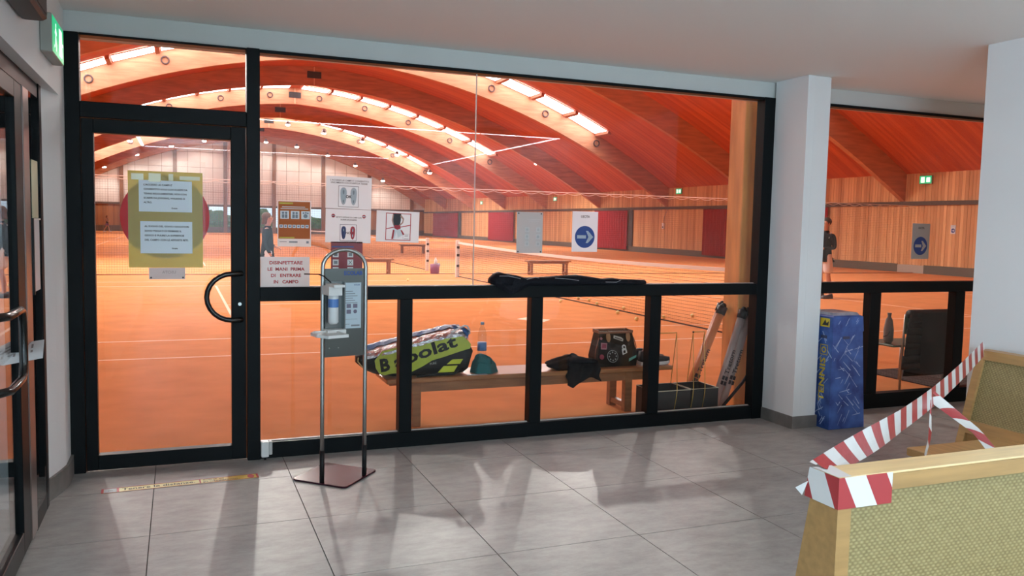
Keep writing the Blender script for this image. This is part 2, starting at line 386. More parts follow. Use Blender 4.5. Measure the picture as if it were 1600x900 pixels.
# roof, boards running down the slope
roof_m = plank_mat('red_roof_boards', (.45, .082, .032), (.64, .148, .058), 1, .14, .6, .5, (.3, 4, 1))
rf = MB(); ysg = [.3] + ARCH_Y + [YE + .3]
rf.grid(lambda u, v: (lambda x, y: (x, y, zt(x, y)))(XL + (XR - XL) * u, .3 + (YE) * v), 60, 40)
roof = struct('ceiling_hall', rf, roof_m, True)
# skylight rows in front of every second arch
sky_m = M('skylight_pane', (.8, .8, .8), .4, emit=((.88, .94, 1.0), SKYLIGHT))
skyf = M('skylight_frame', (.78, .72, .66), .5)
stub_m = M('purlin_wood', (.40, .12, .05), .6)
SKY_ROWS = [19.7, 37.3, 55.0, 73.2]
PW = 2.05
for ya in SKY_ROWS:
    for sd in (-1, 1):
        for k in range(7):
            a = .45 + PW * k; b = a + 1.76
            x0, x1 = CX + sd * a, CX + sd * b
            y0, y1 = ya - 1.65, ya - .12
            def q(x, y, o): return (x, y, zt(x, y) + o)
            p = MB().hexa([q(x0, y0, -.045), q(x1, y0, -.045), q(x1, y1, -.045), q(x0, y1, -.045), q(x0, y0, -.02), q(x1, y0, -.02), q(x1, y1, -.02), q(x0, y1, -.02)]).build('skylight_pane', sky_m, None)
            p.parent = roof
            ym = ya - .85
            fm = MB()
            for (ax, bx, ay, by) in ((x0, x1, ym - .02, ym + .02), (x0, x1, y0 - .04, y0)):
                fm.hexa([q(ax, ay, -.07), q(bx, ay, -.07), q(bx, by, -.07), q(ax, by, -.07), q(ax, ay, -.02), q(bx, ay, -.02), q(bx, by, -.02), q(ax, by, -.02)])
            o = fm.build('skylight_bar', skyf, None); o.parent = roof
            xa, xb = CX + sd * (b + .06), CX + sd * (b + .23)
            s_ = MB().hexa([q(xa, y0, -.16), q(xb, y0, -.16), q(xb, y1, -.16), q(xa, y1, -.16), q(xa, y0, 0), q(xb, y0, 0), q(xb, y1, 0), q(xa, y1, 0)]).build('purlin', stub_m, None)
            s_.parent = roof
# arches
plate_m = M('hinge_steel', (.06, .05, .05), .5, .6)
ring_m = M('ring_steel', (.10, .06, .06), .5, .5)
na = len(ARCH_Y)
for i, ya in enumerate(ARCH_Y):
    lit = ya in SKY_ROWS
    lab = 'curved laminated timber arch, %s from the far end wall' % ORD[na - 1 - i] + (', with skylights before it' if lit else ', without skylights')
    t = thing('roof_arch', lab, 'arch', (CX, ya, 0), 'timber arches of the tennis hall')
    for sd in (-1, 1):
        n = 22; xsA = [CX + sd * (.02 + (XR - CX - .02) * k / n) for k in range(n + 1)]
        poly = [(x, zb(x, ya)) for x in xsA] + [(x, zt(x, ya) + .03) for x in xsA[::-1]]
        mb = MB(); vs = []; fs = []
        for y in (ya, ya + .24): vs += [(x, y, z) for x, z in poly]
        m2 = len(poly)
        for k in range(n):
            a, b, c, d = k, k + 1, m2 - 2 - k, m2 - 1 - k
            fs += [(a, b, c, d), (m2 + a, m2 + d, m2 + c, m2 + b), (a, m2 + a, m2 + b, b), (d, c, m2 + c, m2 + d)]
        fs += [(0, m2 - 1, 2 * m2 - 1, m2), (n, m2 + n, m2 + n + 1, n + 1)]
        mb.add(vs, fs).build('half_beam', glulam, t)
        if lit:
            for k in range(5):
                x = CX + sd * (1.7 + 3.25 * k); z = zb(x, ya) + .62
                MB().tube([(x + .17 * math.cos(2 * PI * j / 14), ya - .05, z + .17 * math.sin(2 * PI * j / 14)) for j in range(14)], .035, 5, closed=True).build('ring', ring_m, t)
    MB().box(CX - .42, CX + .42, ya - .02, ya, zb(CX, ya) + .42, zb(CX, ya) + .82).build('hinge_plate', plate_m, t)
    MB().box(CX - .03, CX + .03, ya - .005, ya + .02, zb(CX, ya) + .02, zt(CX, ya) - .03).build('crown_joint', M('pale_wood', (.75, .5, .3), .6), t)
# right wall: boards, kick board, rail
wr = struct_root('wall_hall_right', (XR, 45, 0))
MB().box(XR + .06, XR + .3, .3, YE, 0, 4.6).build('wall_core', M('wall_core', (.16, .08, .04), .8), wr)
wallboard = plank_mat('golden_wall_boards', (.44, .215, .085), (.74, .42, .195), 1, .15, .5, .2, (2, 5, .35))
mb = MB(); k = 0; y = .3
while y < YE:
    d = random.uniform(0, .012)
    mb.box(XR - .012 - d, XR + .055, y + .005, y + .145, .28, 4.5); y += .15
mb.build('wall_boards', wallboard, wr, kind='stuff')
kick_m = M('kick_board', (.10, .085, .06), .6)
MB().box(XR - .05, XR + .05, .3, 18.6, 0, .34).box(XR - .05, XR + .05, 19.9, YE, 0, .34).build('kick_board', kick_m, wr)
MB().box(XR - .04, XR + .05, 18.6, 19.9, 0, .32).build('kick_board', M('kick_grey', (.36, .32, .26), .6), wr)
MB().box(XR - .10, XR, .3, YE, 2.70, 2.86).build('cable_rail', M('rail_dark', (.07, .045, .03), .6), wr)
# left wall, plain boards
struct('wall_hall_left', MB().box(XL - .3, XL, .3, YE, 0, 4.5), wallboard)
# end wall: posts, pale cladding panels, boards and windows below
we = struct_root('wall_hall_end', (CX, YE, 0))
panel_m = M('pale_panel', (.70, .63, .58), .6, var=.03, vscale=1.5)
gapm = M('panel_gap', (.38, .28, .22), .8)
npt = 40; xsE = [XL + (XR - XL) * k / npt for k in range(npt + 1)]
mbg = MB(); zl = 3.0
mbg.prism([(XL, zl)] + [(XR, zl)] + [(x, zt(x, YE) + .1) for x in xsE[::-1]], YE + .1, YE + .3)
mbg.build('wall_core', gapm, we)
POSTX = [-10.2, -4.93, .29, 5.41, 10.57, 16.02, 21.33, 26.44]
rows = [3.05, 4.45, 5.80, 7.05, 8.7, 10.2, 11.4]
edges = POSTX + [XR]
for a, b in zip(edges[:-1], edges[1:]):
    nc = max(1, round((b - a) / 1.3))
    for c in range(nc):
        xa = a + (b - a) * c / nc + .02; xb = a + (b - a) * (c + 1) / nc - .02
        for z0, z1 in zip(rows[:-1], rows[1:]):
            ta, tb = min(z1 - .035, zt(xa, YE)), min(z1 - .035, zt(xb, YE))
            if max(ta, tb) <= z0 + .05: continue
            ta, tb = max(ta, z0 + .01), max(tb, z0 + .01)
            MB().hexa([(xa, YE + .02, z0), (xb, YE + .02, z0), (xb, YE + .1, z0), (xa, YE + .1, z0), (xa, YE + .02, ta), (xb, YE + .02, tb), (xb, YE + .1, tb), (xa, YE + .1, ta)]).build('panel', panel_m, we)
postm = M('end_post_wood', (.20, .085, .04), .6)
for x in POSTX: MB().box(x - .19, x + .19, YE - .22, YE + .1, 0, zb(x, YE) + .2).build('post', postm, we)
MB().box(XL, XR, YE - .1, YE + .15, 2.84, 3.05).build('sill_beam', M('sill_dark', (.09, .06, .045), .6), we)
lower = plank_mat('end_wall_boards', (.25, .11, .05), (.42, .20, .09), 0, .2, .6, .3, (5, 2, .35))
for a, b in ((XL, -4.93), (-4.93, .29), (16.02, XR)): MB().box(a, b, YE + .02, YE + .2, .3, 2.84).build('board_panel', lower, we)
MB().box(XL, XR, YE - .06, YE + .2, 0, .62).build('kick_board', M('kick_end', (.10, .075, .055), .7), we)
wi = 3
for a, b in ((.29, 5.41), (5.41, 10.57), (10.57, 16.02)):
    w = struct_root('window_%d' % wi, ((a + b) / 2, YE, .6)); wi += 1
    n = 3
    for k in range(n + 1):
        x = a + .15 + (b - a - .3) * k / n
        MB().box(x - .06, x + .06, YE - .02, YE + .12, .6, 2.84).build('frame_bar', black, w)
        if k < n: MB().box(x, x + (b - a - .3) / n, YE + .05, YE + .06, .6, 2.84).build('pane', glass, w)
# outside: lawn, hedge, parked car seen through the end windows
lawn = struct('ground_outside', MB().box(-60, 80, YE + .35, 170, -.2, -.05), M('lawn', (.10, .22, .05), .9, var=.4, vscale=1.5))

bush_m = M('hedge_green', (.06, .15, .05), .9, var=.6, vscale=9, bump=.8, bscale=14)
def bush(label, x, y, sx, sz, seed):
    rng = random.Random(seed); ph = [rng.uniform(0, 6) for _ in range(5)]
    def f(u, v):
        a = 2 * PI * u; b = PI * v - PI / 2; r = 1 + .12 * math.sin(5 * a + ph[0]) + .1 * math.sin(7 * b + ph[1] + 3 * a) + .07 * math.sin(13 * a + ph[2] - 5 * b)
        return (x + sx * r * math.cos(b) * math.cos(a), y + .9 * r * math.cos(b) * math.sin(a), max(-.05, sz * .5 + sz * .55 * r * math.sin(b)))
    t = thing('hedge_bush', label, 'bush', (x, y, -.05), 'bushes outside the end windows'); MB().grid(f, 28, 16).build('foliage', bush_m, t, True)
bush('green bush outside the left end window of the hall', 4.2, 99, 2.6, 2.2, 1); bush('green bush outside the end window beside the woman', 9.2, 98, 2.0, 2.6, 2); bush('green bush outside the right end window of the hall', 15.2, 100, 2.4, 1.9, 3)
# ------------------------------------------------------------------ text and flat print
def text_mesh(s, size, bold=0.0, align='LEFT', space=1.0):
    c = bpy.data.curves.new('t', 'FONT'); c.body = s; c.size = size; c.align_x = align; c.offset = bold; c.resolution_u = 2; c.space_character = space
    o = bpy.data.objects.new('t', c); COL.objects.link(o)
    dg = bpy.context.evaluated_depsgraph_get(); dg.update()
    me = bpy.data.meshes.new_from_object(o.evaluated_get(dg))
    bpy.data.objects.remove(o); bpy.data.curves.remove(c)
    return me
class Sheet:
    """flat print on a plane: origin O, right R, up U; layers stand a hair proud along N"""
    def __init__(s, O, R, U, parent):
        s.O = Vector(O); s.R = Vector(R).normalized(); s.U = Vector(U).normalized(); s.N = s.R.cross(s.U); s.parent = parent; s.off = parent_loc(parent)
    def P(s, x, y, l): return tuple(s.O + s.R * x + s.U * y + s.N * (l * .0007))
    def poly(s, name, polys, mat, layer=1, thick=.0006, kind=None):
        if len(polys) > 1 and kind is None:
            return [s.poly(name, [p], mat, layer, thick) for p in polys]
        mb = MB()
        for p in polys:
            lo = [s.P(x, y, layer - thick / .0007) for x, y in p]; hi = [s.P(x, y, layer) for x, y in p]
            mb.loft([lo, hi])
        return mb.build(name, mat, s.parent, kind='stuff' if kind else None)
    def rect(s, name, rs, mat, layer=1, thick=.0006, kind=None):
        if name in ('print_lines', 'footer_print', 'caption', 'small_figure'): kind = 'stuff'
        return s.poly(name, [[(x0, y0), (x1, y0), (x1, y1), (x0, y1)] for x0, y0, x1, y1 in rs], mat, layer, thick, kind)
    def disc(s, name, cs, mat, layer=1, n=28): return s.poly(name, [[(x + r * math.cos(2 * PI * k / n), y + r * math.sin(2 * PI * k / n)) for k in range(n)] for x, y, r in cs], mat, layer)
    def text(s, txt, x, y, size, mat, layer=2, align='CENTER', bold=0., name='lettering', space=1.0, width=None, rot=0., flip=False):
        me = text_mesh(txt, size, bold, align, space)
        if width:
            w = max(v.co.x for v in me.vertices) - min(v.co.x for v in me.vertices)
            k = width / max(w, 1e-6)
            for v in me.vertices: v.co.x *= k
        ca, sa = math.cos(rot), math.sin(rot)
        for v in me.vertices:
            px = -v.co.x if flip else v.co.x
            a, b = px * ca - v.co.y * sa, px * sa + v.co.y * ca
            v.co = Vector(s.P(x + a, y + b, layer)) - s.off
        me.materials.clear(); me.materials.append(mat)
        o = bpy.data.objects.new(name, me); COL.objects.link(o); o.parent = s.parent
        if len(txt) > 1: o['kind'] = 'stuff'
        return o
XV, ZV = (1, 0, 0), (0, 0, 1)
def notice(name, label, x0, z0, x1, z1, mat, y=-.0075, cat='notice', tilt=0.):
    t = thing(name, label, cat, ((x0 + x1) / 2, y, z0))
    R = (math.cos(tilt), 0, math.sin(tilt)); U = (-math.sin(tilt), 0, math.cos(tilt))
    s = Sheet((x0, y, z0), R, U, t); s.w = x1 - x0; s.h = z1 - z0
    MB().add([s.P(0, 0, 0), s.P(s.w, 0, 0), s.P(s.w, s.h, 0), s.P(0, s.h, 0)], [(0, 1, 2, 3)]).build('sheet', mat, t)
    return s

# door sign: red disc on the pane, yellow sheet with two white notes, small plate below
t = thing('round_sticker', 'large red disc stuck on the door glass behind the yellow sheet', 'sticker', (.552, -.005, 1.32))
Sheet((.552, -.0048, 1.6), XV, ZV, t).disc('film', [(0, 0, .262)], red_disc, 0, 48)
s = notice('clear_sleeve', 'clear plastic sleeve behind the yellow sheet on the door glass', 0.335, 1.285, .79, 1.955, glass_mat('film_clear', (.93, .93, .9), 1.35, .12), -.0066, 'sleeve')
s = notice('yellow_notice', 'yellow sheet with two white notes taped on the door glass', .337, 1.279, .773, 1.884, yellow_sheet, -.0085)
for a, b, c, d in ((.062, .352, .372, .548), (.068, .09, .372, .292)): MB().add([s.P(a, b, 1.5), s.P(c, b, 1.5), s.P(c, d, 1.5), s.P(a, d, 1.5)], [(0, 1, 2, 3)]).build('note', M('note_paper', (.80, .88, .94), .5), s.parent)
for i, (tx, w, m_) in enumerate((("L'ACCESSO AI CAMPI E'", .165, ink), ("CONSENTITO SOLO CON SCARPE DA", .255, ink), ("TENNIS REGOLAMENTARI, NON CON", .25, ink), ("SCARPE DA JOGGING, WALKING O", .24, ink), ("ALTRO.", .048, ink))):
    s.text(tx, .09, .515 - .0275 * i, .015, m_, 2.5, 'LEFT', .0004, width=w)
s.text('Grazie', .25, .372, .013, ink, 2.5, 'LEFT', .0003)
for i, (tx, w) in enumerate((("AL SUONO DEL GONG I GIOCATORI", .26), ("SONO PREGATI DI FERMARE IL", .215), ("GIOCO E PULIRE LA SUPERFICIE", .23), ("DEL CAMPO CON LE APPOSITE RETI.", .255))):
    s.text(tx, .093, .255 - .0285 * i, .015, ink, 2.5, 'LEFT', .0004, width=w)
s.text('Grazie', .25, .118, .013, ink, 2.5, 'LEFT', .0003)
s.rect('adhesive_tape', [(.02, .55, .09, .588), (.12, .54, .19, .592), (.235, .55, .262, .592), (.30, .556, .42, .58)], M('clear_tape', (.62, .58, .30), .12), 2)
s = notice('exit_plate', 'small grey plate with mirrored lettering below the yellow door sheet', .452, 1.205, .665, 1.278, grey_paper, -.0062)
s.text('USCITA', .118, .036, .026, ink_grey, 1.2, 'CENTER', flip=True, width=.08)
s.disc('corner_tab', [(.012, .01, .006), (.2, .01, .006)], ink, 1.2, 10)

s = notice('disinfection_notice', 'white notice in red capitals telling visitors to disinfect their hands', 1.127, 1.14, 1.447, 1.351, paper_mat('sleeve_paper', (.66, .70, .72), .4, .22), -.012)
for i, (tx, w) in enumerate((('DISINFETTARE', .215), ('LE  MANI  PRIMA', .24), ('DI   ENTRARE', .195), ('IN   CAMPO', .16))):
    s.text(tx, .165, .162 - .0425 * i, .030, red_ink, 1.5, 'CENTER', .0009, width=w)
s = notice('orange_poster', 'orange hygiene poster with white pictograms on the glass', 1.237, 1.42, 1.456, 1.726, paper_mat('poster_white', (.76, .76, .75), .4), -.0075, 'poster')
s.rect('print', [(.006, .052, .213, .300)], orange_print, 1); s.rect('yellow_label', [(.012, .282, .10, .294), (.012, .055, .11, .064)], yellow_print, 2)
for i in range(3):
    x = .018 + .068 * i
    s.rect('pictogram', [(x, .185, x + .056, .238)], M('picto_white', (.75, .74, .72), .4), 2)
    if i < 2:
        s.disc('pictogram_figure', [(x + .018, .224, .008), (x + .038, .224, .008)], ink_grey, 2.6, 12); s.rect('pictogram_figure', [(x + .01, .190, x + .026, .214), (x + .03, .190, x + .046, .214)], ink_grey, 2.6)
    else: s.disc('pictogram_figure', [(x + .028, .205, .014), (x + .015, .225, .006), (x + .03, .227, .006), (x + .043, .224, .006)], ink_grey, 2.6, 12)
s.rect('small_pictogram', [(.013 + .028 * i, .125, .013 + .028 * i + .022, .146) for i in range(7)], MATS['picto_white'], 2)
s.rect('small_figure', [(.018 + .028 * i, .131, .018 + .028 * i + .012, .141) for i in range(7)], ink_grey, 2.6)
s.rect('heading', [(.03, .262, .18, .267), (.02, .250, .2, .255)], pale_ink, 2)
s.rect('footer_print', [(.014, .03, .06, .034), (.075, .026, .13, .036), (.188, .022, .204, .038)], ink_grey, 1.2)

def sole(cx, cy, h, n=18, lean=0.):
    out = []
    for k in range(n):
        a = 2 * PI * k / n; y = math.sin(a) * h / 2
        w = h * (.20 + .045 * math.sin(a) - .05 * math.cos(2 * a) * .5)
        out.append((cx + math.cos(a) * w + lean * y, cy + y))
    return out
s = notice('tennis_shoe_notice', 'upper white notice allowing tennis shoes with two grey sole prints', 1.553, 1.684, 1.863, 1.902, white_paper, tilt=-.018)
s.text("L'ACCESSO AI CAMPI E' CONSENTITO", .158, .186, .016, ink, 1.5, 'CENTER', .0002, width=.262); s.text('UNICAMENTE CON SCARPE DA TENNIS', .155, .170, .016, ink, 1.5, 'CENTER', .0002, width=.25)
def frame_rects(x0, y0, x1, y1, t): return [(x0, y0, x1, y0 + t), (x0, y1 - t, x1, y1), (x0, y0, x0 + t, y1), (x1 - t, y0, x1, y1)]
s.rect('border', frame_rects(.083, .012, .222, .156, .0035), ink_grey, 1.4)
s.poly('sole_print', [sole(.118, .086, .12), sole(.187, .086, .12)], M('sole_grey', (.42, .44, .46), .5), 1.4)
s.poly('sole_pattern', [sole(.118, .112, .03), sole(.187, .112, .03), sole(.118, .05, .022), sole(.187, .05, .022)], ink_grey, 2)
s.text('OK', .153, .074, .026, ink, 2, 'CENTER', .001)
s = notice('jogging_shoe_notice', 'lower white notice forbidding jogging shoes with a blue and a red sole', 1.550, 1.452, 1.861, 1.680, white_paper, tilt=-.012)
s.disc('no_entry_sign', [(.052, .182, .0125), (.262, .182, .0125)], red_ink, 1.4, 20); s.rect('no_entry_bar', [(.043, .179, .061, .185), (.253, .179, .271, .185)], white_paper, 2)
s.text('VIETATO ENTRARE SUI CAMPI CON', .157, .168, .014, ink, 1.5, 'CENTER', .0002, width=.175); s.text('SCARPE DA JOGGING', .157, .152, .014, ink, 1.5, 'CENTER', .0004, width=.11)
s.rect('border', frame_rects(.098, .012, .212, .126, .0032), M('frame_blue', (.1, .1, .16), .5), 1.4)
s.poly('sole_print', [sole(.124, .068, .09)], M('navy_ink', (.03, .035, .12), .5), 1.4); s.poly('sole_print', [sole(.186, .068, .09)], red_ink, 1.4)
s.poly('sole_pattern', [sole(.124, .086, .02), sole(.186, .086, .022), sole(.186, .048, .02)], white_paper, 2)
s.text('NO', .155, .060, .022, ink, 2, 'CENTER', .0005)
s = notice('player_notice', 'white notice with a red framed drawing of a player in black top', 1.898, 1.462, 2.204, 1.678, white_paper, tilt=-.022)
s.rect('border', frame_rects(.066, .012, .246, .202, .005), red_ink, 1.4)
s.poly('figure_top', [[(.115, .198), (.175, .198), (.172, .15), (.165, .11), (.122, .11), (.118, .15)]], ink, 1.4)
s.poly('figure_arm', [[(.115, .198), (.108, .15), (.118, .118), (.124, .122), (.117, .152), (.122, .19)], [(.172, .195), (.196, .165), (.19, .135), (.165, .112), (.16, .12), (.182, .14), (.186, .16), (.168, .178)]], M('figure_skin', (.42, .25, .2), .6), 1.8)
s.poly('figure_leg', [[(.118, .085), (.13, .085), (.122, .02), (.108, .02)], [(.172, .085), (.182, .085), (.202, .055), (.19, .05)]], red_ink, 1.6)
s.poly('figure_shorts', [[(.12, .112), (.168, .112), (.19, .05), (.155, .03), (.145, .075), (.13, .02), (.112, .05)]], M('shorts_white', (.66, .68, .70), .5), 1.5)
s.poly('elastic_band', [[(.07, .093), (.128, .108), (.128, .102), (.07, .087)], [(.168, .108), (.244, .125), (.244, .119), (.168, .102)], [(.126, .118), (.17, .118), (.172, .094), (.148, .086), (.128, .096)]], red_ink, 2)
s.rect('caption', frame_rects(.192, .02, .238, .06, .001) + [(.2, .024, .232, .027), (.203, .04, .228, .043), (.203, .05, .228, .053)], ink_grey, 2)
s = notice('red_pictogram_poster', 'dark red poster with white pictograms behind the sanitizer stand', 1.590, 1.255, 1.806, 1.457, M('dark_red_print', (.27, .025, .035), .4), -.0075, 'poster')
s.rect('pictogram', [(.012, .095, .052, .135), (.112, .095, .152, .135), (.012, .04, .052, .08), (.112, .04, .152, .08), (.012, .002, .052, .028), (.112, .002, .152, .028)], MATS['picto_white'], 1.4)
s.rect('pictogram_figure', [(.02, .104, .044, .126), (.12, .104, .144, .126), (.02, .05, .044, .07)], ink_grey, 2); s.poly('cross', [[(.118, .046), (.122, .046), (.146, .074), (.142, .074)], [(.142, .046), (.146, .046), (.122, .074), (.118, .074)]], ink, 2)
s.rect('blue_band', [(.005, .162, .155, .172)], M('band_blue', (.05, .06, .2), .4), 1.4)
s = notice('grey_icon_poster', 'grey translucent poster with six pale icons left of the exit sign', 2.952, 1.389, 3.163, 1.694, paper_mat('grey_film', (.42, .45, .46), .4), -.0075, 'poster')
s.rect('icon', [(x, y, x + .034, y + .034) for x in (.068, .158) for y in (.052, .106, .158)], M('icon_pale', (.46, .5, .51), .4), 1.4)
s.rect('icon_mark', [(x + .008, y + .008, x + .026, y + .026) for x in (.068, .158) for y in (.052, .106, .158)], M('icon_grey', (.37, .40, .41), .4), 2)
s.rect('heading', [(.085, .248, .195, .253), (.1, .236, .18, .24)], MATS['icon_pale'], 1.4); s.disc('tape_tab', [(.014, .294, .006), (.197, .294, .006), (.014, .01, .006), (.197, .01, .006)], ink, 1.4, 10)
def arrow_sign(name, label, x0, z0, x1, z1, y, paper):
    s = notice(name, label, x0, z0, x1, z1, paper, y, 'sign'); w, h = s.w, s.h
    s.text('USCITA', w * .5, h * .845, h * .085, ink, 1.4, 'CENTER', .0006, width=w * .34)
    s.disc('blue_disc', [(w * .5, h * .37, w * .385)], blue_ink, 1.4, 40)
    c, d = w * .5, h * .37; k = w * .385
    s.poly('arrow', [[(c - .78 * k, d - .15 * k), (c + .12 * k, d - .15 * k), (c + .12 * k, d + .15 * k), (c - .78 * k, d + .15 * k)], [(c + .10 * k, d - .55 * k), (c + .32 * k, d - .55 * k), (c + .86 * k, d), (c + .32 * k, d + .55 * k), (c + .10 * k, d + .55 * k), (c + .36 * k, d)]], paper, 2)
    return s
arrow_sign('exit_arrow_sign', 'white USCITA sign with blue arrow disc on the wide glazing', 3.408, 1.402, 3.627, 1.710, -.0075, paper_mat('sign_white', (.72, .76, .82), .45))
arrow_sign('exit_arrow_sign', 'grey USCITA sign with blue arrow disc right of the pillar', 6.870, 1.362, 7.088, 1.688, -.0075, M('sign_grey', (.40, .39, .38), .35))
# papers on the side door
t = thing('side_note', 'yellowish note on the narrow side pane of the left door', 'note', (-.0455, -.88, 1.58))
Sheet((-.0455, -.98, 1.58), (0, 1, 0), ZV, t).rect('sheet', [(0, 0, .19, .29)], M('pale_yellow_paper', (.55, .55, .36), .5), 0)
t = thing('paper_holder', 'clear holder with white sheet below the yellowish side note', 'holder', (-.0445, -.88, 1.20))
Sheet((-.0445, -1.0, 1.21), (0, 1, 0), ZV, t).rect('sheet', [(0, 0, .22, .36)], M('holder_paper', (.6, .63, .66), .4), 0)
MB().box(-.0462, -.036, -1.015, -1.0, 1.2, 1.58).build('edge_strip', blackplastic, t)
MB().box(-.0462, -.038, -1.0, -.775, 1.57, 1.578).build('top_clip', whiteplastic, t)

# ------------------------------------------------------------------ exit sign, wall box
def running_man(s, k, mat, layer):
    s.disc('pictogram_head', [(.05 * k, .86 * k, .07 * k)], mat, layer, 14)
    s.poly('pictogram_body', [[(-.02 * k, .78 * k), (.1 * k, .76 * k), (.08 * k, .45 * k), (-.06 * k, .45 * k)], [(-.02 * k, .78 * k), (-.18 * k, .62 * k), (-.14 * k, .56 * k), (.02 * k, .68 * k)], [(.08 * k, .74 * k), (.24 * k, .62 * k), (.2 * k, .56 * k), (.06 * k, .66 * k)],
                              [(-.06 * k, .47 * k), (.02 * k, .45 * k), (-.1 * k, .2 * k), (-.28 * k, .12 * k), (-.3 * k, .18 * k), (-.16 * k, .26 * k)], [(0, .45 * k), (.09 * k, .47 * k), (.22 * k, .28 * k), (.16 * k, .06 * k), (.08 * k, .08 * k), (.13 * k, .27 * k)]], mat, layer)
exit_green = M('exit_green', (.0, .35, .16), .4, emit=((.0, .50, .20), .9)); exit_white = M('exit_white', (.8, .9, .85), .4, emit=((.75, 1, .9), 1.0))
t = thing('exit_sign', 'lit green emergency exit sign on the white left wall', 'exit sign', (0, -.75, 2.395))
MB().bbox(.001, .055, -.97, -.53, 2.405, 2.595, .004).build('housing', M('sign_housing', (.30, .31, .28), .4), t)
s = Sheet((.0565, -.965, 2.41), (0, 1, 0), ZV, t); s.rect('green_face', [(0, 0, .43, .18)], exit_green, 0); s.rect('white_door', [(.25, .02, .36, .16)], exit_white, 1.4)
s2 = Sheet((.0565, -.845, 2.42), (0, 1, 0), ZV, t); running_man(s2, .16, exit_white, 1.4)
s.poly('arrow', [[(.37, .085), (.40, .085), (.40, .1), (.37, .1)]], exit_white, 1.4)
t = thing('wall_box', 'black box mounted high on the white left wall near the exit sign', 'box', (0, -1.8, 2.41))
MB().bbox(.001, .105, -2.15, -1.52, 2.435, 2.70, .012).build('housing', M('box_black', (.018, .019, .02), .45), t)
MB().box(.105, .108, -2.12, -1.55, 2.46, 2.68).build('front_grille', M('box_grille', (.06, .055, .055), .6), t)
MB().box(-.0, .02, -1.7, -1.6, 2.70, 2.76).build('bracket', blackplastic, t)
# sheet of paper held flat at the side door handle
t = thing('paper_sheet', 'printed white sheet sticking out from the left door handle', 'paper', (0, -1.45, .935))
def sheet_pt(u, v): # u along length, v across
    a = Vector((-.21, -1.33, .945)); b = Vector((.0, -1.02, .975)); c = Vector((-.16, -1.75, .95)); d = Vector((.065, -1.56, .965))
    q = (a * (1 - v) + c * v) * (1 - u) + (b * (1 - v) + d * v) * u
    return q + Vector((0, 0, .012 * math.sin(PI * u) * (1 - v)))
mb = MB().grid(lambda u, v: sheet_pt(u, v), 8, 4); mb.grid(lambda u, v: sheet_pt(u, v) - Vector((0, 0, .0008)), 8, 4); mb.build('sheet', M('sheet_white', (.70, .80, .86), .5), t)
mb = MB()
for k in range(7):
    u = .25 + .09 * k
    for v0, v1 in ((.18, .4 + .05 * (k % 3)), (.5, .62 + .05 * (k % 2))):
        p = [sheet_pt(u, v0), sheet_pt(u + .035, v0), sheet_pt(u + .035, v1), sheet_pt(u, v1)]
        mb.add([q + Vector((0, 0, .0012)) for q in p], [(0, 1, 2, 3)])
mb.build('print_lines', ink_grey, t, kind='stuff')

# ------------------------------------------------------------------ lobby light lines (seen mirrored in the glass)
led_m = M('led_diffuser', (.9, .9, .9), .4, emit=((.96, .98, 1.0), LED * 4))
def light_line(label, x0, x1, y0, y1):
    t = thing('ceiling_light_line', label, 'ceiling light', ((x0 + x1) / 2, (y0 + y1) / 2, 2.74), 'lobby light lines')
    MB().box(x0, x1, y0, y1, 2.757, 2.82).build('profile', whiteplastic, t)
    MB().box(x0 + .006, x1 - .006, y0 + .006, y1 - .006, 2.75, 2.7565).build('diffuser', led_m, t)
light_line('long ceiling light line across the lobby above the photographer', .3, 5.30, -4.48, -4.42)
light_line('long ceiling light line beside the right lobby wall', 5.30, 5.36, -10.3, -4.42)
light_line('ceiling light line beside the left lobby wall', .06, .12, -9.3, -7.3)
light_line('ceiling light line near the rear lobby wall', .12, 4.2, -9.36, -9.30)

# ------------------------------------------------------------------ sanitizer stand
t = thing('sanitizer_stand', 'steel hand sanitizer stand on a dark square base plate', 'sanitizer stand', (1.53, -.57, 0))
base = [(1.26, -.58), (1.54, -.85), (1.80, -.55), (1.51, -.29)]
cxb, cyb = sum(q[0] for q in base) / 4, sum(q[1] for q in base) / 4
def rquad(f):
    out = []
    for i in range(4):
        a, b, c = [Vector(base[(i + k) % 4]) for k in (-1, 0, 1)]
        for q in (b + (a - b) * .06, b + (a - b) * .02 + (c - b) * .02, b + (c - b) * .06): out.append((cxb + (q.x - cxb) * f, cyb + (q.y - cyb) * f))
    return out
MB().loft([[(x, y, .001) for x, y in rquad(.995)], [(x, y, .003) for x, y in rquad(1)], [(x, y, .009) for x, y in rquad(1)], [(x, y, .0115) for x, y in rquad(.99)]]).build('base_plate', M('aubergine_steel', (.045, .014, .022), .2, spec=.2), t)
pA, pB = Vector((1.425, -.70, 0)), Vector((1.695, -.645, 0))
def along(f, z, out=0.):
    d = pB - pA; n = Vector((d.y, -d.x, 0)).normalized(); q = pA + d * f + n * out; return Vector((q.x, q.y, z))
path = [along(0, .01), along(0, .5), along(0, 1.32)]
for k in range(1, 12):
    a = PI - PI * k / 12; path.append(along(.5 + .5 * math.cos(a), 1.32 + .105 * math.sin(a)))
path += [along(1, 1.32), along(1, .5), along(1, .01)]
MB().tube(path, .0125, 12).build('pole_frame', steel, t, True)
for f in (0, 1): MB().cyl(along(f, .0115), along(f, .205), .0145, 14).build('sleeve', blackplastic, t, True)
def slab(f0, f1, z0, z1, o0, o1): return MB().hexa([along(f0, z0, o0), along(f1, z0, o0), along(f1, z0, o1), along(f0, z0, o1), along(f0, z1, o0), along(f1, z1, o0), along(f1, z1, o1), along(f0, z1, o1)])
slab(.05, .95, .775, 1.312, -.003, .003).build('back_panel', M('panel_steel', (.13, .14, .135), .36, .85), t)
slab(.47, .885, .945, 1.225, .004, .006).build('instruction_sheet', M('sheet_blue', (.50, .60, .66), .35), t)
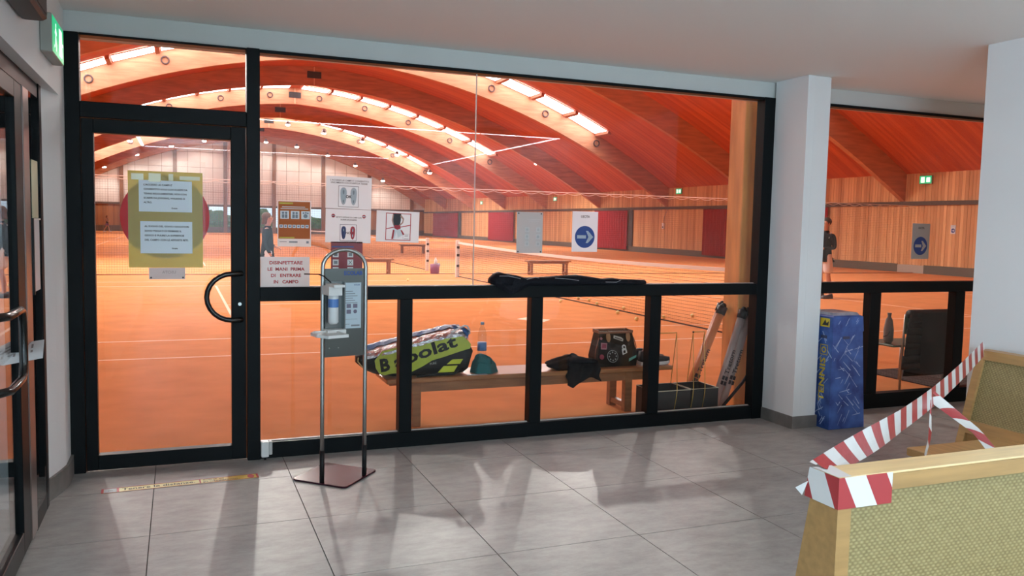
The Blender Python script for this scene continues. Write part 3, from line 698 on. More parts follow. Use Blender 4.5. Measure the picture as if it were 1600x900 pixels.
R_ = (pB - pA).normalized()
s = Sheet(along(.47, .945, .0065), R_, ZV, t)
s.rect('print_lines', [(.008, .225 - .014 * k, .06 + .03 * ((k * 7) % 3) / 2, .229 - .014 * k) for k in range(6)] + [(.01, .025, .04, .028), (.05, .012, .105, .022), (.01, .055, .09, .057)], ink_grey, 1)
s.rect('print_photo', [(.02, .125, .048, .150), (.062, .125, .09, .150), (.02, .09, .048, .115)], M('photo_print', (.16, .14, .2), .5), 1); s.disc('print_photo', [(.076, .103, .012)], MATS['photo_print'], 1, 16)
s.text('ECOLAB', .086, .262, .012, blue_ink, 1, 'CENTER', .0003, width=.035)
s = Sheet(along(.05, 1.26, .004), R_, ZV, t); s.text('ECOLAB', .178, .012, .034, M('logo_blue', (.01, .06, .30), .4), 1, 'CENTER', .0012, width=.118)
for f in (.15, .36): MB().ball(along(f, .83, .005), .004, 8).build('screw', steel, t)
# dispenser with bottle, lever and drip tray
slab(.03, .42, .955, 1.235, .004, .022).build('dispenser_back', darksteel, t)
slab(.40, .425, .955, 1.235, .022, .07).build('dispenser_side', darksteel, t)
bt = along(.16, .985, .06)
MB().lathe([(.022, 0), (.031, .01), (.031, .17), (.022, .185), (.012, .19), (.012, .21)], bt, 16).build('bottle', M('bottle_white', (.72, .74, .74), .3), t, True)
MB().lathe([(.0315, .1), (.0315, .15)], bt, 16).build('bottle_label', M('label_blue', (.08, .2, .5), .4), t)
slab(-.03, .27, 1.16, 1.215, .02, .125).build('dosing_head', whiteplastic, t)
slab(-.02, .22, 1.213, 1.228, .06, .20).build('lever', whiteplastic, t)
MB().tube([along(.05, 1.235, .1), along(-.05, 1.27, .06), along(-.12, 1.28, .02), along(-.28, 1.275, -.1)], .004, 6).build('lever_wire', blackplastic, t)
slab(-.02, .4, .93, .952, .02, .10).build('tray_arm', whiteplastic, t)
mb = MB()
tr = [along(.22, 0, .05), along(.22, 0, .26), along(-.25, 0, .28), along(-.40, 0, .20), along(-.40, 0, .10), along(-.25, 0, .04)]
ctr = sum(tr, Vector()) / 6
mb.loft([[(q.x, q.y, .928) for q in tr], [(q.x, q.y, .945) for q in tr], [(ctr.x + (q.x - ctr.x) * .9, ctr.y + (q.y - ctr.y) * .9, .945) for q in tr], [(ctr.x + (q.x - ctr.x) * .86, ctr.y + (q.y - ctr.y) * .86, .936) for q in tr]])
mb.build('drip_tray', whiteplastic, t)
# ------------------------------------------------------------------ door stopper, floor sticker
t = thing('junction_box', 'small white junction box at the foot of the door jamb', 'box', (1.15, -.09, 0))
MB().bbox(1.124, 1.172, -.10, -.05, .022, .125, .004).build('body', whiteplastic, t); MB().bbox(1.172, 1.195, -.095, -.05, .035, .125, .004).build('side_cap', M('cap_grey', (.5, .5, .48), .4), t)
MB().cyl((1.15, -.075, .0), (1.15, -.075, .022), .008, 10).build('plug', blackplastic, t)
t = thing('floor_sticker', 'long yellow distance sticker on the floor before the door', 'floor sticker', (.65, -.43, 0))
R_ = Vector((.9986, .052, 0)); U_ = Vector((-.052, .9986, 0))
s = Sheet((.20, -.505, .0012), R_, U_, t); s.U = s.U * 1.75; s.rect('strip', [(0, 0, .88, .048)], M('sticker_yellow', (.66, .60, .22), .45), 0)
s.rect('end_strip', [(.62, .0, .88, .048)], M('sticker_gold', (.62, .42, .05), .45), .8)
s.rect('red_edge', [(0, 0, .012, .048), (.082, 0, .094, .048), (.535, 0, .543, .048), (.868, 0, .88, .048), (0, 0, .88, .003), (0, .045, .88, .048)], red_ink, 1.3); s.rect('white_field', [(.013, .004, .081, .044)], white_paper, 1.3)
s.text('Tenere le distanze.', .11, .013, .034, ink, 2, 'LEFT', .0004, width=.40); s.text('Così ci', .555, .028, .018, ink, 2, 'LEFT', .0003, width=.12); s.text('proteggiamo.', .555, .009, .018, ink, 2, 'LEFT', .0003, width=.21)
s.disc('red_symbol', [(.835, .024, .02)], red_ink, 2, 20); s.text('2m', .048, .015, .022, ink_grey, 2, 'CENTER')

# ------------------------------------------------------------------ blue card bin
t = thing('card_bin', 'tall blue cardboard bin with white streak print beside the pillar', 'bin', (5.66, -.38, 0))
bb = M('bin_blue', (.006, .017, .13), .42, vscale=5.5, col2=(.065, .17, .52), detail=7)
def ringz(x0, x1, y0, y1, z): return [(x0, y0, z), (x1, y0, z), (x1, y1, z), (x0, y1, z)]
MB().loft([ringz(5.475, 5.845, -.57, -.17, .002), ringz(5.480, 5.79, -.56, -.19, .80)]).build('body', bb, t)
MB().loft([ringz(5.472, 5.792, -.568, -.182, .795), ringz(5.474, 5.782, -.565, -.185, .915), ringz(5.49, 5.768, -.55, -.2, .925)]).build('lid', bb, t)
topm = M('lid_print', (.05, .06, .14), .4, vscale=7, col2=(.55, .56, .6))
MB().loft([ringz(5.495, 5.763, -.545, -.205, .925), ringz(5.50, 5.758, -.52, -.25, .945)]).build('lid_top', topm, t)
streak = M('streak_white', (.36, .46, .68), .5)
def front_y(z): return -.57 + .0125 * z - .0012
mb = MB(); rng = random.Random(3)
for k in range(46):
    z = rng.uniform(.04, .76); x = rng.uniform(5.50, 5.76); a = rng.choice([1.05, .95, -.75, -.85, .2, 1.1]) + rng.uniform(-.1, .1); l = rng.uniform(.015, .06); w = rng.uniform(.002, .0055)
    ca, sa = math.cos(a), math.sin(a); pts = []
    for u, v in ((-l, -w * .3), (l, -w), (l * 1.05, w), (-l * .9, w * .4)):
        px, pz = x + u * ca - v * sa, z + u * sa + v * ca; pts.append((min(max(px, 5.482), 5.80), front_y(pz), pz))
    mb.add(pts, [(0, 1, 2, 3)])
for k in range(5):
    z = rng.uniform(.83, .9); x = rng.uniform(5.5, 5.76); mb.add([(x, -.5695, z), (x + .02, -.5695, z + .03), (x + .026, -.5695, z + .03), (x + .006, -.5695, z)], [(0, 1, 2, 3)])
def side_x(z): return 5.475 + .006 * z - .0015
for k in range(26):
    z = rng.uniform(.04, .76); y = rng.uniform(-.54, -.40); a = rng.choice([1.0, -.8]) + rng.uniform(-.2, .2); l = rng.uniform(.012, .05); w = rng.uniform(.002, .005); ca, sa = math.cos(a), math.sin(a)
    mb.add([(side_x(z), y + u * ca - v * sa, z + u * sa + v * ca) for u, v in ((-l, -w), (l, -w), (l, w), (-l, w))], [(0, 1, 2, 3)])
mb.build('streak_print', streak, t, kind='stuff')
MB().box(5.585, 5.655, front_y(.745) - .0005, front_y(.745) + .002, .735, .757).build('hand_slot', M('slot_dark', (.05, .06, .12), .6), t)
MB().box(5.4765, 5.4785, -.50, -.43, .735, .76).build('hand_slot', MATS['slot_dark'], t)
s = Sheet((5.4705, -.445, .83), (0, -1, 0), ZV, t); s.rect('yellow_badge', [(-.02, .0, .085, .07)], yellow_print, 0); s.poly('badge_figure', [[(.0, .012), (.07, .012), (.075, .05), (.05, .03), (.035, .06), (.015, .03)]], ink, 1.2)
s = Sheet((5.4765, -.46, .60), (0, -1, 0), ZV, t); s.rect('yellow_symbol', frame_rects(-.03, 0, .055, .085, .006), yellow_print, 0); s.poly('recycling_ring', [[(.012 + .026 * math.cos(a) , .042 + .026 * math.sin(a)) for a in [2 * PI * k / 16 for k in range(16)]]], yellow_print, 0); s.disc('recycling_ring_core', [(.012, .042, .014)], bb, .8, 14)
s = Sheet((5.4755, -.50, .22), (0, -1, 0), ZV, t); s.text('TENNIS', -.005, .18, .085, yellow_print, .6, 'CENTER', .002, rot=PI / 2, width=.36)

# ------------------------------------------------------------------ cane benches and barrier tape
cane = None
def cane_mat():
    m = bpy.data.materials.new('woven_cane'); m.use_nodes = True; nt = m.node_tree; b = nt.nodes['Principled BSDF']; L = nt.links.new
    b.inputs['Roughness'].default_value = .6
    g = nt.nodes.new('ShaderNodeNewGeometry'); sp = nt.nodes.new('ShaderNodeSeparateXYZ'); L(g.outputs['Position'], sp.inputs[0])
    ad = nt.nodes.new('ShaderNodeMath'); ad.operation = 'ADD'; L(sp.outputs[0], ad.inputs[0]); L(sp.outputs[1], ad.inputs[1])
    cb = nt.nodes.new('ShaderNodeCombineXYZ'); L(ad.outputs[0], cb.inputs[0]); L(sp.outputs[2], cb.inputs[1])
    def math_(op, a, b=None):
        q = nt.nodes.new('ShaderNodeMath'); q.operation = op
        for k_, w_ in enumerate((a, b)):
            if w_ is None: continue
            if isinstance(w_, (int, float)): q.inputs[k_].default_value = w_
            else: L(w_, q.inputs[k_])
        return q.outputs[0]
    n = nt.nodes.new('ShaderNodeTexNoise'); n.inputs['Scale'].default_value = 38; n.inputs['Detail'].default_value = 6; n.inputs['Roughness'].default_value = .65; L(cb.outputs[0], n.inputs['Vector'])
    row = math_('FLOOR', math_('DIVIDE', sp.outputs[2], .0105))
    sx = math_('SINE', math_('ADD', math_('MULTIPLY', ad.outputs[0], 2 * PI / .021), math_('MULTIPLY', row, PI)))
    sz = math_('ABSOLUTE', math_('SINE', math_('MULTIPLY', sp.outputs[2], PI / .0105)))
    wv_ = math_('MULTIPLY', math_('ADD', math_('MULTIPLY', sx, .5), .5), sz)
    hgt = math_('ADD', math_('MULTIPLY', wv_, .55), math_('MULTIPLY', n.outputs['Fac'], .75))
    r = nt.nodes.new('ShaderNodeValToRGB'); r.color_ramp.elements[0].color = (.20, .152, .060, 1); r.color_ramp.elements[1].color = (.385, .312, .145, 1); r.color_ramp.elements[0].position = .25; r.color_ramp.elements[1].position = .95
    L(hgt, r.inputs[0]); L(r.outputs[0], b.inputs['Base Color'])
    bp = nt.nodes.new('ShaderNodeBump'); bp.inputs['Strength'].default_value = .45; bp.inputs['Distance'].default_value = .004; L(hgt, bp.inputs['Height']); L(bp.outputs[0], b.inputs['Normal'])
    return m
cane = cane_mat()
# front bench: back towards the camera, running along x
X0, X1, YN = 2.44, 4.25, -3.84
t = thing('cane_bench', 'large wooden bench with woven cane back, nearest in the lower right corner', 'bench', (3.3, -3.6, 0), 'cane benches')
def post1(x0, x1): return MB().hexa([(x0, YN, 0), (x1, YN, 0), (x1, YN + .255, 0), (x0, YN + .255, 0), (x0, YN, .865), (x1, YN, .865), (x1, YN + .1, .865), (x0, YN + .1, .865)])
post1(X0, X0 + .052).build('end_post', wood_light, t); post1(X1 - .052, X1).build('end_post', wood_light, t)
MB().bbox(X0, X1, YN, YN + .105, .8645, .872, .002).build('top_cap', M('beech_wood_toplit', (.78, .58, .30), .35, var=.1, vscale=5, stretch=(.7, 7, 7)), t)  # same beech coloured paler: light from above painted into the top face
MB().box(X0 + .052, X1 - .052, YN, YN + .1, .815, .8645).build('top_rail', wood_light, t)
MB().hexa([(X0 + .052, YN + .012, .32), (X1 - .052, YN + .012, .32), (X1 - .052, YN + .10, .32), (X0 + .052, YN + .10, .32), (X0 + .052, YN + .012, .815), (X1 - .052, YN + .012, .815), (X1 - .052, YN + .06, .815), (X0 + .052, YN + .06, .815)]).build('cane_panel', cane, t)
MB().box(X0 + .052, X1 - .052, YN, YN + .12, .24, .32).build('bottom_rail', wood_light, t)
MB().box(X0, X1, YN - .60, YN - .002, .36, .41).build('seat', wood_light, t)
for x in (X0 + .02, X1 - .09): MB().box(x, x + .07, YN - .57, YN - .50, 0, .36).build('leg', wood_light, t)
# second bench: along the right wall, facing left
t = thing('cane_bench', 'wooden bench with cane back standing against the right white wall', 'bench', (5.0, -2.9, 0), 'cane benches')
def back2(y0, y1, z0, z1, o0, o1):   # raked back: x at z
    fx = lambda z: 5.13 + (z - .42) * .255
    return MB().hexa([(fx(z0) + o0, y0, z0), (fx(z0) + o1, y0, z0), (fx(z0) + o1, y1, z0), (fx(z0) + o0, y1, z0), (fx(z1) + o0, y0, z1), (fx(z1) + o1, y0, z1), (fx(z1) + o1, y1, z1), (fx(z1) + o0, y1, z1)])
YA, YB = -3.9, -2.04
back2(YB - .05, YB, .0, .885, 0, .085).build('end_post', wood_light_y, t); back2(YA, YA + .05, .0, .885, 0, .085).build('end_post', wood_light_y, t)
back2(YA + .05, YB - .05, .83, .885, 0, .085).build('top_rail', wood_light_y, t); back2(YA + .05, YB - .05, .455, .83, .02, .06).build('cane_panel', cane, t)
back2(YA + .05, YB - .05, .38, .455, .0, .08).build('bottom_rail', wood_light_y, t)
MB().bbox(4.41, 5.135, YA, -2.30, .355, .40, .004).build('seat', wood_light_y, t)
MB().box(5.135, 5.2, YA, YB - .05, .30, .38).build('seat_rail', wood_light_y, t)
for y in (YA + .03, -2.40): MB().box(4.46, 4.53, y, y + .07, 0, .355).build('leg', wood_light_y, t)
# barrier tape
red_t = M('tape_red', (.40, .045, .05), .3); white_t = M('tape_white', (.70, .70, .69), .3)
def ribbon(path, width, stripe, slant=.5, start=0):
    P = [Vector(q) for q, w in path]; W = [Vector(w) for q, w in path]
    Ls = [0]
    for i in range(1, len(P)): Ls.append(Ls[-1] + (P[i] - P[i - 1]).length)
    def at(sv):
        sv = max(0, min(sv, Ls[-1])); i = 0
        while i < len(Ls) - 2 and Ls[i + 1] < sv: i += 1
        f = (sv - Ls[i]) / (Ls[i + 1] - Ls[i]); return P[i].lerp(P[i + 1], f), W[i].lerp(W[i + 1], f)
    mb = MB(); T = Ls[-1]; k = -2
    while k * stripe < T + width:
        a, b = k * stripe, (k + 1) * stripe
        cols = []
        nn = 4
        for j in range(nn + 1):
            v = j / nn - .5
            sa, sb = a + v * width * slant * 2, b + v * width * slant * 2
            if sb <= 0 or sa >= T: cols.append(None); continue
            qa, wa = at(sa); qb, wb = at(sb); qm, wm = at((max(0, sa) + min(T, sb)) / 2)
            cols.append((qa + wa * v * width, qm + wm * v * width, qb + wb * v * width))
        for j in range(nn):
            if cols[j] and cols[j + 1]:
                A, B = cols[j], cols[j + 1]
                mb.add([A[0], A[1], B[1], B[0]], [(0, 1, 2, 3)], (k + start) % 2); mb.add([A[1], A[2], B[2], B[1]], [(0, 1, 2, 3)], (k + start) % 2)
        k += 1
    return mb
t = thing('barrier_tape', 'red and white barrier tape strung between the two cane benches', 'barrier tape', (2.46, -3.8, .875))
A = Vector((2.455, -3.755, .877)); B = Vector((5.275, -2.06, .895))
def tp(f): return A.lerp(B, f) + Vector((0, 0, -.055 * math.sin(PI * f)))
wv = lambda f: Vector((-.55, .8, .25)).lerp(Vector((-.2, .1, .95)), min(1, f / .3)).normalized()
ribbon([(tp(k / 16), wv(k / 16)) for k in range(17)], .085, .105, .4).build('tape_span', [red_t, white_t], t)
J = tp(.52)
ribbon([(J, (.3, .2, .9)), (J + Vector((.08, -.18, -.13)), (.9, .1, .1)), (J + Vector((.1, -.36, -.30)), (.95, .1, .2)), (Vector((4.2, -3.05, .41)), (.9, .2, .1))], .065, .075, .5, 1).build('tape_tail', [red_t, white_t], t)
ribbon([(J + Vector((-.06, -.04, 0)), (.3, .2, .9)), (J + Vector((-.12, -.10, -.16)), (.8, .3, .1)), (Vector((3.62, -3.06, .411)), (.7, .4, .1))], .045, .07, .5).build('tape_tail', [red_t, white_t], t)
# wrapped around the corner of the front bench
def clip(poly, lo, hi):
    for sgn, lim in ((1, lo), (-1, -hi)):
        out = []
        for i in range(len(poly)):
            a, b = poly[i - 1], poly[i]; da, db = sgn * a[0] - lim, sgn * b[0] - lim
            if (da >= 0) != (db >= 0): f = da / (da - db); out.append((a[0] + (b[0] - a[0]) * f, a[1] + (b[1] - a[1]) * f))
            if db >= 0: out.append(b)
        poly = out
        if not poly: return []
    return poly
mb = MB(); ZT, ZB, LF = .871, .775, .21   # LF: length on the front, then round the corner onto the end post
for k in range(-2, 6):
    st = .082; a = k * st - .025; b = a + st; sl = .05
    q = [(a, 0), (b, 0), (b + sl, 1), (a + sl, 1)]
    f_ = clip(q, 0, LF); e_ = clip(q, LF, LF + .125)
    if f_: mb.add([(X0 - .003 + LF - u, YN - .003, ZT + (ZB - ZT) * v) for u, v in [(u, 1 - v) for u, v in f_]], [tuple(range(len(f_)))], k % 2)
    if e_: mb.add([(X0 - .003, YN - .003 + (u - LF) * (1 + .14 * v), ZT + (ZB - ZT) * v) for u, v in [(u, 1 - v) for u, v in e_]], [tuple(range(len(e_)))], k % 2)
mb.build('tape_wrap', [red_t, white_t], t)
MB().add([(X0 - .004, YN + .11, .8735), (X0 - .004, YN - .002, .8735), (X0 + .045, YN - .002, .8735), (X0 + .07, YN + .108, .8735)], [(0, 1, 2, 3)]).build('tape_top', white_t, t)
MB().add([(X0 - .02, YN + .13, .78), (X0 - .012, YN + .115, .83), (X0 - .03, YN + .15, .80)], [(0, 1, 2)]).build('tape_end', white_t, t)
MB().cyl((5.235, -2.055, .887), (5.235, -2.055, .90), .01, 10).build('pin', steel, t)

# ------------------------------------------------------------------ tennis hall: timber post, bench behind the glass
struct('trim_1', MB().bbox(5.225, 5.425, .33, .55, 0, 8.5, .008), glulam_post)
t = thing('player_bench', 'long brown wooden bench just behind the glazing', 'bench', (3.4, .65, 0), 'wooden player benches')
MB().bbox(2.10, 4.665, .47, .86, .352, .388, .006).build('seat', M('bench_seat', (.34, .15, .06), .28, var=.2, vscale=6, stretch=(.6, 6, 6)), t)
MB().box(2.2, 4.5, .50, .525, .275, .352).build('apron', wood_bench, t); MB().box(2.2, 4.5, .80, .825, .275, .352).build('apron', wood_bench, t)
for x in (2.31, 4.205):
    for y in (.497, .77): MB().bbox(x, x + .07, y, y + .06, 0, .352, .003).build('leg', wood_bench, t)
    MB().box(x + .01, x + .06, .555, .772, .03, .075).build('stretcher', wood_bench, t)
def far_bench(label, x0, x1, y):
    t = thing('player_bench', label, 'bench', ((x0 + x1) / 2, y, 0), 'wooden player benches')
    MB().bbox(x0, x1, y - .17, y + .17, .42, .46, .005).build('seat', wood_bench, t); MB().box(x0 + .08, x1 - .08, y - .14, y + .14, .36, .42).build('apron', wood_bench, t)
    for x in (x0 + .1, x1 - .17):
        for yy in (y - .15, y + .09): MB().box(x, x + .07, yy, yy + .06, 0, .42).build('leg', wood_bench, t)
        MB().box(x, x + .07, y - .09, y + .09, .04, .1).build('stretcher', wood_bench, t)
far_bench('small wooden bench left of the purple bin in the hall', 4.9, 6.78, 19.5)
far_bench('small wooden bench seen through the near tennis net', 10.95, 12.45, 18.7)
far_bench('distant wooden bench beyond the second tennis net', 11.1, 12.5, 35.8)

# ------------------------------------------------------------------ things on the near bench
Z = .388
def lump(name, mat, parent, c, size, seed, amp=.25, n=20, flat=True, smooth=True, folds=3.0):
    """crumpled cloth: a squashed ball with ridged folds"""
    rng = random.Random(seed); ph = [rng.uniform(0, 6) for _ in range(8)]; mb = MB(); m = n // 2
    def f(u, v):
        a = 2 * PI * u; b = PI * v - PI / 2
        x, y, z = math.cos(b) * math.cos(a), math.cos(b) * math.sin(a), math.sin(b)
        r = 1 + amp * (.5 * math.sin(folds * a + ph[0] + 2 * z) + .35 * abs(math.sin(folds * 1.7 * a + ph[1] - 3 * z)) + .3 * math.sin(5 * z + ph[2] + 2 * a))
        X, Y, Zz = x * r * size[0], y * r * size[1], z * r * size[2]
        if flat: Zz = max(Zz, -size[2] * .55)
        return (c[0] + X, c[1] + Y, c[2] + Zz + (size[2] * .55 if flat else 0))
    mb.grid(f, n * 2, m * 2); o = mb.build(name, mat, parent, smooth)
    bm = bmesh.new(); bm.from_mesh(o.data); bmesh.ops.remove_doubles(bm, verts=bm.verts, dist=.0004); bm.to_mesh(o.data); bm.free()
    return o
# racket bag
t = thing('racket_bag', 'black and lime racket bag with big lettering lying on the bench', 'bag', (2.38, .66, Z))
def bag_z(x):   # (bottom, top) outlines along x
    f = (x - 1.90) / .93
    top = [(0, .555), (.06, .585), (.2, .615), (.4, .655), (.6, .69), (.8, .725), (.9, .722), (.96, .66), (1.0, .58)]
    bot = [(0, .50), (.06, .45), (.15, .41), (.3, .392), (.6, .390), (.85, .390), (.93, .395), (.97, .43), (1.0, .56)]
    def it(tab):
        for (a, b), (c, d) in zip(tab[:-1], tab[1:]):
            if f <= c: return b + (d - b) * (f - a) / (c - a)
        return tab[-1][1]
    return it(bot), it(top)
rings = []; nb = 24
for i in range(nb + 1):
    x = 1.90 + .93 * i / nb; b, tp_ = bag_z(x); h = (tp_ - b) / 2; zc = (tp_ + b) / 2; f = i / nb
    wy = .125 * min(1, (.35 + 3.2 * f)) * (1 if f < .93 else 1 - (f - .93) * 4)
    rings.append([(x, .665 + wy * math.copysign(abs(math.cos(a)) ** .45, math.cos(a)), zc + h * math.copysign(abs(math.sin(a)) ** .55, math.sin(a))) for a in [2 * PI * k / 20 for k in range(20)]])
bag_black = M('bag_black', (.012, .013, .013), .55, bump=.1, bscale=150, spec=.15); lime = M('bag_lime', (.40, .47, .035), .45, var=.08, vscale=20); limeb = M('bag_lime_bright', (.55, .62, .03), .4)
MB().loft(rings).build('body', bag_black, t, True)
YF = .665 - .127
s = Sheet((0, YF, 0), XV, ZV, t)
def wedge(x): b, tp_ = bag_z(x); return b, tp_
up = [(x, wedge(x)[1] - .012) for x in (2.80, 2.74, 2.65, 2.55, 2.45, 2.35, 2.25, 2.16, 2.08)]
lowl = [(2.02, .53), (2.03, .47), (2.06, .425), (2.10, .415), (2.16, .425), (2.30, .425), (2.40, .47), (2.48, .515), (2.58, .54), (2.70, .575), (2.795, .60)]
s.poly('side_panel', [up + lowl], lime, 1, .012)
s.poly('stripe', [[(2.60, .478), (2.71, .478), (2.735, .515), (2.645, .515)], [(2.53, .415), (2.66, .415), (2.69, .465), (2.575, .465)]], limeb, 1.6, .01)
s.text('B', 2.065, .443, .135, bag_black, 2.2, 'LEFT', .006, rot=.14); s.text('abolat', 2.185, .468, .135, bag_black, 2.2, 'LEFT', .004, rot=.30, width=.53)
s.text('PURE', 2.46, .478, .024, M('logo_grey', (.35, .36, .33), .4), 2.2, 'LEFT', .0004, rot=.15)
MB().tube([(2.35, .535, .395), (2.45, .525, .402), (2.55, .53, .402), (2.66, .535, .40), (2.74, .54, .44)], .010, 8).build('strap', bag_black, t, True)
MB().tube([(1.905, .60, .55), (1.90, .59, .52), (1.93, .58, .48), (1.96, .575, .45)], .005, 6).build('zip_trim', M('trim_gold', (.5, .42, .18), .4), t, True)
# insulated foil cover draped over the bag
t = thing('foil_cover', 'silver and blue insulated cover draped over the racket bag', 'cover', (2.4, .66, Z))
rng = random.Random(11)
foil = M('foil_silver', (.62, .63, .65), .22, .9, bump=.9, bscale=38); foil_b = M('foil_blue', (.12, .24, .46), .35, bump=.3, bscale=40)
nz = {}
def foil_pt(u, v, o=0.):
    x = 1.965 + .80 * u; b, tp_ = bag_z(x); f = (x - 1.9) / .93
    wy = .125 * min(1, (.35 + 3.2 * f))
    a = (-.62 + 1.45 * v) * PI / 1.45 * .62          # across the top
    yy = .665 - (wy + .012 + o) * math.cos(PI * v)   # front to back
    zz = tp_ + .022 * math.sin(PI * v) * (1 + .8 * u) - (.055 * (1 - v) ** 2 * (1 - .5 * u)) * (1 if v < .5 else 0) + o
    key = (round(u, 3), round(v, 3))
    if key not in nz: nz[key] = rng.uniform(-.006, .006)
    return (x, yy, zz + nz[key] + .008)
mb = MB().grid(lambda u, v: foil_pt(u, v), 26, 10); mb.grid(lambda u, v: foil_pt(u, v, -.004), 26, 10); mb.build('foil_sheet', foil, t)
MB().grid(lambda u, v: tuple(Vector(foil_pt(round(u * 26) / 26, .4 + .3 * round(v * 3) / 3)) + Vector((0, 0, .006))), 26, 3).build('blue_band', foil_b, t)
MB().grid(lambda u, v: (2.66 + .13 * u, .53 + .05 * math.sin(3 * v), .755 + .035 * math.sin(2.5 * u + v) - .05 * v * u - .045 * u * u), 6, 4).build('folded_corner', foil_b, t)
MB().tube([(2.63, .535, .735), (2.69, .53, .765), (2.74, .53, .785), (2.765, .535, .78), (2.785, .54, .75), (2.79, .55, .715)], .008, 6).build('white_piping', M('piping_white', (.75, .76, .78), .4), t, True)
# teal towel, bottle
teal = M('teal_towel', (.015, .15, .155), .95, bump=.6, bscale=220)
t = thing('teal_towel', 'crumpled teal towel on the bench beside the racket bag', 'towel', (2.925, .60, Z))
def towel(u, v):
    a = 2 * PI * v; r = u ** .8
    x = 2.935 + .112 * r * math.cos(a) * (1 + .16 * math.sin(3 * a + 1)); y = .60 + .085 * r * math.sin(a) * (1 + .12 * math.sin(4 * a))
    h = .105 * max(0, 1 - r ** 3) * (.42 + .58 * abs(math.sin(2.5 * a + 10 * r + 1.6 * math.sin(2 * a)))) * (1.15 - 3.2 * (x - 2.93)) + .030 * (1 - max(0, r - .85) / .15 if r > .85 else 1)
    return (x, y, Z + .001 + max(0, h))
MB().grid(towel, 22, 56).build('cloth', teal, t, True)
t = thing('water_bottle', 'clear plastic water bottle with blue label on the bench', 'bottle', (2.975, .76, Z))
bot_m = glass_mat('bottle_plastic', (.90, .92, .93), 1.33, .05)
prof = [(.030, 0), (.038, .006)]
for k in range(9): prof += [(.038, .012 + .03 * k), (.0355, .022 + .03 * k)]
prof += [(.036, .29), (.026, .335), (.014, .36), (.014, .375)]
MB().lathe([(r, z) for r, z in prof], (2.975, .76, Z), 18).build('body', bot_m, t, True)
MB().lathe([(.0392, .155), (.0392, .225)], (2.975, .76, Z), 18).build('label_band', M('bottle_label', (.10, .22, .45), .4), t, True)
MB().lathe([(.016, .372), (.016, .392), (.013, .395)], (2.975, .76, Z), 14).build('cap', M('cap_blue', (.35, .45, .6), .4), t, True)
MB().box(2.76, 2.93, .482, .52, Z + .001, Z + .003).build('paper_slip', white_paper, None)
tag(bpy.context.scene.objects['paper_slip'], 'thin white paper slip lying on the bench edge below the towel', 'paper')
# black garment over the bench edge
t = thing('black_garment', 'crumpled black garment hanging over the bench front left of the tote bag', 'garment', (3.75, .6, Z))
lump('heap', fabric_black, t, (3.73, .62, Z), (.20, .13, .062), 9, .35, 22)
def drape(u, v):
    x = 3.63 + .30 * u + .012 * math.sin(9 * v + 5 * u); z = Z + .055 - v * (.175 - .04 * u + .03 * math.sin(7 * u)); y = .455 + .016 * math.sin(14 * u + 3 * v) - .012 * math.sin(PI * v)
    return (x, y, z)
mb = MB().grid(drape, 18, 10); mb.grid(lambda u, v: tuple(Vector(drape(u, v)) + Vector((0, .012, 0))), 18, 10); mb.build('hanging_part', fabric_black, t, True)
# tote bag
t = thing('tote_bag', 'dark brown tote bag covered with patches standing on the bench', 'bag', (4.16, .66, Z))
tote = M('tote_canvas', (.026, .018, .014), .6, var=.25, vscale=25, spec=.15); leather = M('leather_tan', (.36, .17, .07), .5); lining = M('tote_trim', (.24, .09, .045), .5)
MB().loft([[(3.975, .56, Z + .001), (4.345, .56, Z + .001), (4.345, .74, Z + .001), (3.975, .74, Z + .001)], [(3.965, .555, Z + .08), (4.35, .555, Z + .08), (4.35, .745, Z + .08), (3.965, .745, Z + .08)], [(3.99, .60, Z + .295), (4.315, .60, Z + .295), (4.315, .70, Z + .295), (3.99, .70, Z + .295)]]).build('body', tote, t)
MB().box(3.985, 4.32, .592, .600, Z + .285, Z + .303).box(3.985, 4.32, .70, .708, Z + .29, Z + .315).box(3.982, 3.99, .595, .705, Z + .29, Z + .318).box(4.315, 4.323, .595, .705, Z + .29, Z + .31).build('rim', lining, t)
def fy(z): return .555 + (z - Z - .08) / .215 * .045 - .0015
for x in (4.075, 4.27):
    pts = [(x + .021 * math.cos(a), Z + .255 + .043 * math.sin(a)) for a in [2 * PI * k / 16 for k in range(16)]]
    MB().loft([[(px, fy(pz) - .004, pz) for px, pz in pts], [(px, fy(pz), pz) for px, pz in pts]]).build('leather_tab', leather, t)
MB().tube([(4.235, .598, Z + .29), (4.235, .60, Z + .318), (4.255, .61, Z + .328), (4.275, .60, Z + .315), (4.275, .598, Z + .29)], .006, 8).build('handle', lining, t, True)
MB().tube([(4.075, .598, Z + .29), (4.075, .60, Z + .315)], .006, 8).build('handle', lining, t, True)
MB().tube([(3.985, .59, Z + .25), (3.955, .585, Z + .15), (3.952, .59, Z + .06)], .004, 6).build('side_cord', lining, t, True); MB().tube([(4.325, .59, Z + .25), (4.352, .585, Z + .17), (4.353, .59, Z + .1)], .004, 6).build('side_cord', lining, t, True)
def patch(name, pts, mat, lift=.001):
    return MB().loft([[(x, fy(Z + z) - lift - .0015, Z + z) for x, z in pts], [(x, fy(Z + z) - lift, Z + z) for x, z in pts]]).build(name, mat, t)
def circ(cx, cz, r, n=20): return [(cx + r * math.cos(2 * PI * k / n), cz + r * math.sin(2 * PI * k / n)) for k in range(n)]
cream = M('patch_cream', (.50, .44, .36), .6)
patch('cream_patch', [(4.125, .245), (4.215, .215), (4.222, .235), (4.20, .252), (4.13, .27)], cream); patch('cream_patch_mark', [(4.135, .247), (4.207, .224), (4.21, .234), (4.14, .258)], M('patch_brown', (.12, .09, .08), .6), .003)
